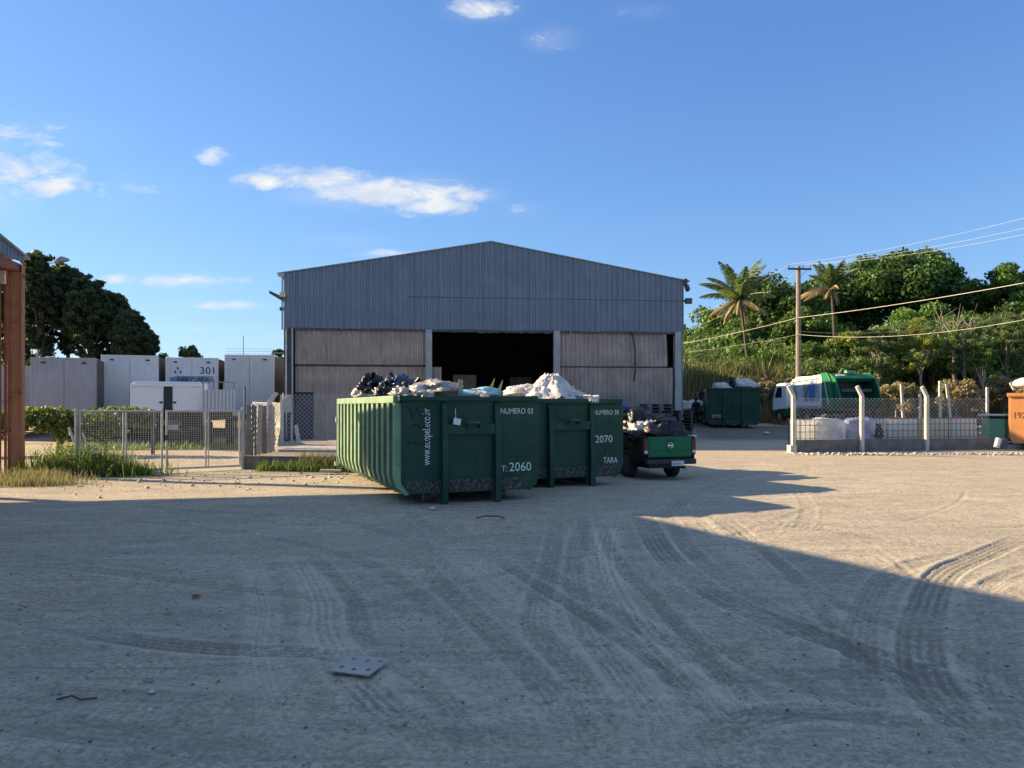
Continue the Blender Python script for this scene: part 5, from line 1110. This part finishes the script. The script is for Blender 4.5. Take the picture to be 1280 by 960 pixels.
# shrubs: three kinds, copied
def shrubs(kind_m, seed, label, H, cw, spots, ch=None):
    proto = tree('shrub', (0, 0, 0), H, cw, ch or H*.85, kind_m, label, seed, ncl=34, per=170, leaf=.19, clr=.24, trunk=.06, cat='shrub', group='shrubs of the thicket behind the yard', limbs=6, asp=.42, bark='bark_pale')
    CH[proto.name] = [x for x in COL.objects if x.parent == proto]; r_ = random.Random(seed)
    for i, (px, py, Y, s_) in enumerate(spots):
        X = (px-640)/F*Y; z0 = float(hz(X, Y)); o = proto if i == 0 else copy_tree(proto)
        zt_ = at(px, py, Y).z-z0; o.location = (X, Y, z0); k = zt_/H; o.scale = (k*s_, k*s_, k); o.rotation_euler = (0, 0, r_.uniform(0, 6.28))
shrubs('leaf_olive', 101, 'greyish olive shrub in the thicket under the big trees', 4, 4.2, [(880, 432, 58, .9), (915, 445, 55, .9), (1010, 448, 52, .9), (1095, 408, 56, .8), (1130, 398, 60, .8), (1165, 410, 55, .9), (1200, 392, 58, .8), (1235, 398, 56, .9), (1270, 385, 60, .8), (1290, 402, 54, .9), (1075, 440, 52, .9), (960, 425, 60, .9), (1218, 415, 53, .9), (1150, 422, 57, .9)])
shrubs('leaf_mid', 102, 'fresh green shrub in the thicket under the big trees', 4, 4.0, [(945, 428, 57, .9), (985, 428, 58, .9), (1030, 425, 56, .9), (870, 448, 60, .9), (1255, 415, 57, .9), (900, 420, 66, .9), (1110, 425, 58, .9), (1185, 400, 63, .8), (865, 412, 72, .9), (1030, 405, 68, .9)])
shrubs('leaf_dry', 103, 'dry straw coloured bush at the foot of the thicket', 2.5, 3.0, [(875, 458, 56, .9), (897, 452, 58, .9), (935, 462, 55, .8), (990, 460, 54, .9), (1195, 474, 49, 1.), (1255, 470, 50, 1.), (1120, 478, 48, 1.), (1285, 474, 48, 1.), (920, 470, 53, 1.), (950, 474, 52, 1.), (975, 470, 53, 1.)])
# bare tree
def bare(px, ytop, Y, label, seed, hh=None):
    r_ = random.Random(seed); X = (px-640)/F*Y; z0 = float(hz(X, Y)); H = at(px, ytop, Y).z-z0; mb = MB()
    mb.tube([(0, 0, -.2), (.05, 0, H*.5), (0, 0, H*.75)], [.16, .13, .07], 7)
    for k in range(16):
        a0 = r_.uniform(0, 6.28); z = H*r_.uniform(.4, .75); l = H*r_.uniform(.15, .32); p1 = Vector((math.cos(a0)*l*.5, math.sin(a0)*l*.5, z+l*.5)); p2 = p1+Vector((math.cos(a0+.4)*l*.3, 0, l*.6))
        mb.tube([(0, 0, z), p1, p2], [.05, .03, .01], 5)
        for q in range(3): mb.tube([p1, p1+Vector((r_.uniform(-1, 1), r_.uniform(-1, 1), r_.uniform(.2, 1)))*l*.4], [.02, .006], 4)
    return tag(mb.build('bare_tree', M['bark_pale'], None, loc=(X, Y, z0)), label, 'tree', GT)
bare(1192, 378, 52, 'leafless pale tree standing in the middle of the thicket', 1)
# palms
def palm(px, yc, Y, xb, label, seed, green, dead, rad=3.0, dirs=None):
    r_ = random.Random(seed); c = at(px, yc, Y); base = Vector(((xb-640)/F*Y, Y, 0)); base.z = float(hz(base.x, Y))
    e = empty('palm_tree', base, 0, label=label, cat='palm', group='coconut palms'); top = c-base
    mb = MB(); mb.tube([(0, 0, -.2), tuple(top*.35+Vector((.12, 0, 0))), tuple(top*.7+Vector((.1, 0, 0))), tuple(top)], [.17, .12, .10, .13], 10); mb.build('trunk', M['bark'], e)
    nr = np.random.RandomState(seed)
    for mm, fr in (('palm', green), ('palm_dead', dead)):
        for (az, el, ln_) in fr:
            d = Vector((math.cos(az), math.sin(az), 0)); pts = []
            p = Vector(top); ang_ = el; st = ln_/14; 
            for k in range(15):
                pts.append(Vector(p)); p = p+(d*math.cos(ang_)+Vector((0, 0, math.sin(ang_))))*st; ang_ -= (.035+.075*(k/14)) if el > 0 else .05
            vs = []; fs = []; vv = []
            side = Vector((-d.y, d.x, 0))
            for k in range(1, 15):
                for q in range(4):
                    f_ = (k+q/4-1)/14; pc = pts[k-1].lerp(pts[k], q/4); l = ln_*.24*math.sin(math.pi*min(1, f_*.86+.12))**.7
                    for s_ in (-1, 1):
                        dr = (side*s_*.8+Vector((0, 0, -.55-.4*r_.random()))+(pts[k]-pts[k-1]).normalized()*.7+Vector((r_.uniform(-.12, .12), r_.uniform(-.12, .12), 0))).normalized()
                        t1 = pc+dr*l; w_ = (pts[k]-pts[k-1]).normalized()*.032; n_ = len(vs)
                        vs += [pc-w_, pc+w_, pc+dr*l*.6+w_*.8+Vector((0, 0, .03)), t1]; fs.append((n_, n_+1, n_+2, n_+3)); vv += [r_.uniform(.2, 1)]*4
            o = npmesh('frond', np.array([tuple(v_) for v_ in vs]), np.array(fs), M[mm], e, var=np.array(vv))
            mb = MB(); mb.tube(pts, [.05-.04*k/14 for k in range(15)], 5, cap=False); rb = mb.build('midrib', M[ 'bark_pale'], o)
    return e
rp = random.Random(2)
g1_ = [(rp.uniform(0, 6.28) if i > 9 else i*.66, [1.45, 1.0, .6, 1.3, .8, 1.4, .45, 1.15, .3, .95][i % 10], rp.uniform(2.8, 3.5)) for i in range(17)]
d1_ = [(i*.8+.3, -.15-.1*(i % 3), rp.uniform(2.2, 2.9)) for i in range(8)]
palm(925, 374, 55, 939, 'tall coconut palm with drooping brown lower fronds left of the utility pole', 3, g1_, d1_)
g2l = [(i*.7, [1.4, 1.2, 1.3, 1.0, 1.35][i % 5], rp.uniform(2.0, 2.7)) for i in range(14)]
d2l = [(2.4+i*.35, .25-.15*(i % 3), rp.uniform(2.0, 2.8)) for i in range(7)]+[(5.2, -.9, 1.4), (6.0, -.8, 1.3)]
palm(1040, 362, 58, 1043, 'yellowing coconut palm right of the utility pole', 4, g2l, d2l)

# left: pines
for i, (px, yt, Y, cwp, chp, lb) in enumerate([(12, 322, 62, 62, 150, 'tall dark pine mostly behind the rust red column'), (50, 308, 60, 62, 150, 'tallest dark pine right of the rust red column'), (82, 322, 62, 60, 140, 'dark pine behind the street lamp head'), (112, 338, 59, 58, 125, 'dark pine third from the column'),
                                     (140, 362, 61, 54, 105, 'dark pine in the middle of the falling row'), (163, 385, 59, 48, 85, 'lower dark pine next to last in the row'), (180, 408, 61, 36, 60, 'lowest dark pine at the right end of the row'), (30, 340, 70, 80, 120, 'dark pine standing behind the tallest ones')]):
    treeP(px, yt, Y, cwp, chp, 'leaf_pine', lb, 200+i, name='pine_tree', shell=.1, ncl=360, per=85, leaf=.34, clr=.165, trunk=.22, shape='round', asp=.35, group='dark pines on the left', limbs=14)
treeP(237, 433, 58, 26, 30, 'leaf_dark', 'small round tree top showing above the trailer numbered 301', 220, ncl=20, per=120, leaf=.22, clr=.4, trunk=.12)
treeP(203, 442, 62, 22, 26, 'leaf_dark', 'little tree top above the tall pale trailer', 221, ncl=14, per=110, leaf=.22, clr=.4, trunk=.12)
treeP(349, 436, 60, 18, 28, 'leaf_dark', 'small tree top between the last trailer and the warehouse', 222, ncl=12, per=110, leaf=.22, clr=.4, trunk=.1)
# street lamp
p = at(76, 325, 66); z0 = float(hz(p.x, p.y)); e = empty('street_lamp', (p.x-2.0, p.y, z0), 0, label='grey street lamp head reaching over the dark pines', cat='street lamp')
mb = MB(); mb.tube([(0, 0, 0), (0, 0, p.z-z0-1.0), (.5, 0, p.z-z0-.45), (1.7, 0, p.z-z0-.15)], [.09, .06, .04, .04], 8); mb.build('pole', M['galv'], e)
mb = MB(); mb.prism([(1.5, p.z-z0-.28), (1.7, p.z-z0+.12), (2.1, p.z-z0+.32), (2.6, p.z-z0+.18), (2.75, p.z-z0-.05), (2.2, p.z-z0-.2)], -.2, .2, 'y'); mb.build('lamp_head', M['trailer'], e, bevel=.06)

# ------------------------------------------------------------------ utility pole and cables
Yp = 50.; pb_ = Vector(((998-640)/F*Yp, Yp, 0)); pb_.z = float(hz(pb_.x, Yp)); pt_ = at(998, 333, Yp); hp = pt_.z-pb_.z
up = empty('utility_pole', pb_, 0, label='weathered wooden utility pole with crossarm between the two palms', cat='utility pole')
mb = MB(); mb.tube([(0, 0, -.5), (0, 0, hp)], [.19, .14], 12); mb.build('pole', M['pole'], up, smooth=False)
mb = MB(); mb.box((-.0, -.18, hp-.20), (1.55, .1, .12), ry=.02); mb.build('crossarm', M['steel_dark'], up)
for x in (-.7, .25, .72): mb = MB(); mb.tube([(x, -.18, hp-.14), (x, -.18, hp-.04)], .02, 5); mb.tube([(x, -.18, hp-.04), (x, -.18, hp+.1)], [.05, .03], 8); mb.build('insulator', M['blackp'], up)
mb = MB(); mb.tube([(.05, -.17, hp-.75), (.5, -.18, hp-.26)], .015, 4); mb.build('stay_brace', M['steel_dark'], up)
def cable(a, b_, sag, r, m, label, n=30):
    mb = MB(); pts = [a.lerp(b_, i/n)-Vector((0, 0, 4*sag*(i/n)*(1-i/n))) for i in range(n+1)]; mb.tube([q-a for q in pts], r, 5); return tag(mb.build('power_cable', M[m], None, loc=a, smooth=True), label, 'cable', 'overhead cables on the right')
pw = lambda x, z: Vector((pb_.x+x, pb_.y-.18, pb_.z+z))
for x, yR, lb in ((-.7, 264, 'uppermost thin wire rising from the pole crossarm to the right'), (.25, 277, 'middle thin wire rising from the pole crossarm to the right'), (.72, 285, 'lowest of three thin wires rising to the right')):
    b_ = at(1290, yR, 34); a = pw(x, hp+.1); cable(a, a+(b_-a)*1.25, .35, .006, 'cable_pale', lb)
cable(pw(-.7, hp+.1), at(852, 398, 66), .4, .008, 'cable_pale', 'thin wire running from the crossarm down left behind the tall palm')
cable(pw(.25, hp-.1), at(852, 415, 66), .4, .008, 'cable_pale', 'second thin wire running down left behind the tall palm')
zc = at(998, 397, Yp-.2); cable(zc, at(1300, 350, 34), .12, .017, 'cable_pale', 'thick pale cable climbing to the right edge from the pole')
cable(zc, at(850, 430, 60), .10, .016, 'cable_pale', 'thick pale cable sloping left from the pole to the warehouse')
cable(at(998, 414, Yp-.2), at(1300, 388, 36), .5, .012, 'wire_dark', 'dark lower cable crossing the trees to the right of the pole')
cable(at(998, 418, Yp-.2), at(1300, 396, 36), .5, .011, 'galv', 'lowest grey cable crossing the trees to the right of the pole')
cable(at(998, 418, Yp-.2), at(860, 440, 56), .1, .010, 'galv', 'lowest grey cable sloping left from the pole')
# back fence posts
for i, (px, yt, yb, ln_) in enumerate([(1128, 481, 513, 1), (1175, 476, 511, 0), (1186, 480, 514, 2), (1234, 484, 508, 0), (1150, 492, 512, 0)]):
    Y = 47.0; a = at(px, yb, Y); a.z = float(hz(a.x, Y)); z = at(px, yt, Y).z-a.z; mb = MB(); mb.box((0, 0, z/2), (.14, .14, z), ry=(-.05*ln_))
    tag(mb.build('fence_post', M['concrete_pale'], None, loc=a, bevel=.01), ['slightly leaning grey post at the thicket edge, leftmost of its line', 'straight pale post at the thicket edge behind the third bent post', 'leaning post just right of the straight pale one', 'pale post at the thicket edge above the light green skip', 'short post at the thicket edge between two taller ones'][i], 'fence post', 'posts along the thicket edge')

# ------------------------------------------------------------------ undergrowth and grasses (stuff)
def grass(name, m, n, fn, h0, h1, label, seed, wd=.012, bend=.5, zoff=0):
    r_ = np.random.RandomState(seed); x, y = fn(r_, n); z = hz(x, y)+zoff-.02; h = r_.uniform(h0, h1, n)*(.5+.8*r_.rand(n)); th = r_.uniform(0, 6.28, n); b_ = bend*h*r_.uniform(.2, 1, n)
    dx, dy = np.cos(th), np.sin(th); wx, wy = -dy*wd, dx*wd
    p0 = np.stack([x-wx, y-wy, z], -1); p1 = np.stack([x+wx, y+wy, z], -1); p2 = np.stack([x+dx*b_*.35+wx*.8, y+dy*b_*.35+wy*.8, z+h*.6], -1); p3 = np.stack([x+dx*b_*.35-wx*.8, y+dy*b_*.35-wy*.8, z+h*.6], -1); p4 = np.stack([x+dx*b_, y+dy*b_, z+h*.95], -1)
    V = np.stack([p0, p1, p2, p3, p4], 1).reshape(-1, 3); k = np.arange(n)*5
    T = np.concatenate([np.stack([k, k+1, k+2], -1), np.stack([k, k+2, k+3], -1), np.stack([k+3, k+2, k+4], -1)])
    o = npmesh(name, V, T, M[m], var=np.repeat(np.clip(r_.rand(n), 0, 1), 5)); return tag(o, label, 'grass', kind='stuff')
def leafmass(name, m, n, fn, size, label, seed, asp=.6, cat='plants'):
    r_ = np.random.RandomState(seed); P = fn(r_, n); Nn = r_.randn(n, 3)*.6+np.array([-.4, -.6, .4]); V, Fq = leaves(P, Nn, size, r_, asp)
    vr = np.clip(r_.rand(n)*.7+.3*(vnoise(P[:, 0]+50, P[:, 2]+50, .5, 3)+.5), 0, 1); return tag(npmesh(name, V, Fq, M[m], var=np.repeat(vr, 4)), label, cat, kind='stuff')
def gauss(cx, cy, sx, sy): return lambda r_, n: (cx+r_.randn(n)*sx, cy+r_.randn(n)*sy)
def unif(x0, x1, y0, y1): return lambda r_, n: (r_.uniform(x0, x1, n), r_.uniform(y0, y1, n))
def gp(px, py): p = G(px, py); return p.x, p.y
bx, by = gp(85, 594)
grass('weed_clump', 'leaf_grass', 3600, lambda r_, n: (bx+r_.randn(n)*.62+.1, by+.35+r_.randn(n)*.38), .2, .80, 'bushy green weeds sprawling between the rust red column and the gate', 1, .010, .7)
grass('weed_clump', 'leaf_grass', 2600, lambda r_, n: (bx+1.0+r_.randn(n)*.6, by+.2+r_.randn(n)*.28), .12, .42, 'lower green weeds at the foot of the left gate leaf', 11, .010, .9)
def bush(r_, n):
    q = r_.randn(n, 3)*np.array([.62, .34, .25]); z = .34+q[:, 2]-.10*(q[:, 0]/.62)**2; return np.stack([bx+.15+q[:, 0], by+.35+q[:, 1], np.clip(z, .02, 1.2)], -1)
leafmass('weed_clump', 'leaf_grass', 6500, bush, .06, 'small leaved green weed foliage between the column and the gate', 21, .5)
bx2, by2 = gp(38, 606)
grass('dry_grass', 'leaf_dry', 1700, lambda r_, n: (bx2+r_.randn(n)*.55, by2+r_.randn(n)*.28), .08, .30, 'straw coloured grass tuft at the foot of the rust red column', 2, .007, .8)
grass('dry_grass', 'leaf_dry', 1800, lambda r_, n: (bx2-.6+r_.randn(n)*.5, by2+1.2+r_.randn(n)*.4), .12, .35, 'taller dry grass behind the rust red column', 12, .008, .6)
k1 = gp(305, 590); k2 = gp(432, 590)
grass('weed_strip', 'leaf_grass', 2600, lambda r_, n: (k1[0]+(k2[0]-k1[0])*r_.rand(n)*.95+.2, np.array(21.35-.6*0+r_.randn(n)*.16-(0)))[:2] if False else ((lambda f: (k1[0]+.15+3.3*f, 21.45-.62*f+.0*f-abs(r_.randn(n))*.22))(r_.rand(n))), .06, .36, 'green weeds growing along the kerb of the platform', 3, .010, .8)
grass('dry_grass', 'leaf_dry', 1800, lambda r_, n: (lambda f: (k1[0]+1.3+2.3*f, 21.5-.62*f+r_.randn(n)*.2))(r_.rand(n)), .15, .45, 'dry brown grass hanging over the platform kerb', 4, .008, 1.0, .15)
grass('dry_reed', 'leaf_dry', 16000, unif(11, 36, 50, 60), .5, 2.2, 'tall dry straw grass along the foot of the thicket', 5, .035, .5)
grass('tall_reed', 'leaf_dry', 9000, unif(11.8, 20.5, 52.5, 56), 1.0, 3.9, 'tall yellow reeds between the far green container and the garbage truck', 15, .045, .35)
grass('tall_reed', 'leaf_olive', 5000, unif(11.8, 22, 53, 57), 1.4, 4.4, 'olive green reeds mixed among the tall yellow ones', 16, .05, .35)
grass('dry_reed', 'leaf_dry', 9000, unif(17, 34, 47, 51), .1, .5, 'short dry grass in front of the thicket', 6, .03, .8)
grass('yard_weeds', 'leaf_grass', 2600, unif(-17, -9.5, 28.2, 29.3), .05, .35, 'sparse weeds on the ground before the white tipper', 7, .012, .8)
# vine on the left fence
def vine(r_, n):
    x = r_.uniform(-20.5, -12.6, n); dens = vnoise(x, x*0, .5, 9); y = 26.4+(x+12.6)*.05+r_.randn(n)*.14
    top = 1.72+.18*vnoise(x, x*0, .8, 4); dr = .55+.75*(vnoise(x, x*0, .35, 5)+.5)*np.clip((-12.2-x)/2.0, .3, 1); z = top-dr*r_.rand(n)**.8; return np.stack([x, y, z], -1)
leafmass('vine', 'leaf_vine', 5200, vine, .15, 'green creeper hanging over the wire fence behind the gate', 5, .8, 'creeper')
e = empty('wire_fence', (-20.6, 26.0, .1), .05, label='low wire fence carrying the green creeper', cat='fence')
for k in range(6): mb = MB(); mb.box((k*1.6, 0, .75), (.1, .1, 1.6)); mb.build('post', M['concrete_dark'], e)
mb = MB()
for zz in (.4, .8, 1.2, 1.55): mb.tube([(0, -.06, zz), (8, -.06, zz)], .006, 4)
mb.build('strand', M['galv'], e)
# thicket mass behind everything on the right
def thick(r_, n):
    x = r_.uniform(14, 62, n); y = r_.uniform(60, 92, n); base = hz(x, y); h = 3.4+3.0*(vnoise(x, y, 6, 3)+.5)*2*.6; hh = base+h*(1-.25*r_.rand(n)**2)*r_.rand(n)**.35; return np.stack([x, y, hh], -1)
leafmass('undergrowth', 'leaf_mid', 60000, thick, .42, 'dense green undergrowth filling the slope between the trees', 8)
def thick2(r_, n):
    x = r_.uniform(12.5, 50, n); y = r_.uniform(54, 60, n); h = 2.6+2.0*(vnoise(x, y, 2.5, 6)+.5); return np.stack([x, y, hz(x, y)+h*r_.rand(n)**.6], -1)
leafmass('undergrowth', 'leaf_olive', 14000, thick2, .22, 'greyish olive brushwood at the front of the thicket', 9)
def thick3(r_, n):
    x = r_.uniform(-95, -14, n); y = r_.uniform(58, 75, n); h = np.where(x > -27, 2.4, 3.6)+1.0*(vnoise(x, y, 5, 8)+.5); return np.stack([x, y, hz(x, y)+h*r_.rand(n)**.5], -1)
leafmass('undergrowth', 'leaf_dark', 42000, thick3, .45, 'dark low greenery behind the row of trailers', 10)
def thick4(r_, n):
    x = r_.uniform(48, 110, n); y = r_.uniform(55, 100, n); h = 7+5*(vnoise(x, y, 7, 3)+.5); return np.stack([x, y, hz(x, y)+h*r_.rand(n)**.4], -1)
leafmass('undergrowth', 'leaf_mid', 30000, thick4, .6, 'dense greenery continuing past the right edge', 12)

# ------------------------------------------------------------------ small things on the ground
p = G(450, 837); e = MB(); Lx, Ly, th_ = .31, .29, .008
holes = [(i, j) for i in range(3) for j in range(2)]
mb = MB(); n_ = 48; gx = np.linspace(-Lx/2, Lx/2, n_+1); gy = np.linspace(-Ly/2, Ly/2, n_+1)
hc = [(-.10, -.07), (.0, -.08), (.10, -.06), (-.09, .07), (.02, .07), (.11, .08)]
vs = []; fs = []; bend = lambda x, y: .012+.03*max(0, (x+.02))**1.0*.5+.008*math.sin(y*9)
for a_ in (0, 1):
    for y in gy:
        for x in gx: vs.append((x, y, bend(x, y)+(th_ if a_ else 0)))
N1 = (n_+1)**2; keep = {}
for j in range(n_):
    for i in range(n_):
        cx, cy = (gx[i]+gx[i+1])/2, (gy[j]+gy[j+1])/2
        keep[i, j] = not any((cx-hx)**2+(cy-hy)**2 < .019**2 for hx, hy in hc)
for (i, j), kp in keep.items():
    if not kp: continue
    a_ = j*(n_+1)+i; q = [a_, a_+1, a_+n_+2, a_+n_+1]; fs.append(tuple(reversed(q))); fs.append(tuple(N1+k for k in q))
    for (di, dj, u_, v_) in ((0, -1, 0, 1), (1, 0, 1, 2), (0, 1, 2, 3), (-1, 0, 3, 0)):
        if not keep.get((i+di, j+dj), False): fs.append((q[u_], q[v_], N1+q[v_], N1+q[u_]))
mb.add(vs, fs); o = mb.build('perforated_board', M['concrete'], None, loc=(p.x, p.y, .015)); o.rotation_euler = (0, 0, -.35); tag(o, 'flat white board with round holes lying on the dirt in the foreground', 'board')
stones(5500, lambda r_, n: ((lambda y: (r_.uniform(-.8, .8, n)*(y+2), y))(2.5+24*r_.rand(n)**1.5)), .003, .018, M['concrete_dark'], 'grit', 'dark grit scattered over the dirt yard', 3)
stones(2500, lambda r_, n: ((lambda y: (r_.uniform(-.8, .8, n)*(y+2), y))(3+26*r_.rand(n)**1.3)), .004, .020, M['stone'], 'grit', 'pale pebbles scattered over the dirt yard', 4)
stones(500, lambda r_, n: (-13.5+r_.rand(n)*9.5, 17.6+r_.randn(n)*1.2+1.8*r_.rand(n)), .01, .07, M['stone'], 'rubble', 'pale rubble between the gate and the container', 6)
def debris(px, py, s_, m, label, cat='litter', nm='litter'):
    p = G(px, py); o = blob(nm, M[m], (p.x, p.y, p.z+s_*.25), (s_, s_*.7, s_*.6), px*.013, fold=.4, n=14); return tag(o, label, cat, 'litter on the yard')
debris(540, 637, .05, 'bagwhite', 'crumpled white scrap on the dirt before the nearest container'); debris(557, 663, .025, 'bagwhite', 'tiny white scrap further from the nearest container')
debris(190, 866, .022, 'bagwhite', 'tiny white scrap in the left foreground'); debris(188, 889, .018, 'bagwhite', 'smallest white speck in the left foreground')
debris(70, 868, .03, 'rubbish', 'dark clod in the left foreground'); debris(186, 853, .03, 'rubbish', 'dark clod right of the left one in the foreground'); debris(245, 747, .035, 'redlead', 'reddish brown clod in the middle of the shaded yard')
debris(958, 543, .16, 'bagwhite', 'flat white sheet on the ground before the garbage truck'); debris(196, 595, .12, 'rubbish', 'dark lump on the ground before the gate')
p = G(615, 648); mb = MB(); mb.tube([(-.25, 0, .01), (-.1, .05, .03), (.1, .04, .03), (.2, -.08, .01)], .012, 5); tag(mb.build('bent_wire', M['wire_dark'], None, loc=p), 'short bent black wire on the dirt before the containers', 'wire')
p = G(95, 876); mb = MB(); mb.tube([(-.12, 0, .01), (-.04, .03, .02), (.04, -.02, .015), (.12, .02, .01)], .006, 5); tag(mb.build('twig', M['wood_dark'], None, loc=p), 'small dark twig lying in the left foreground', 'twig')
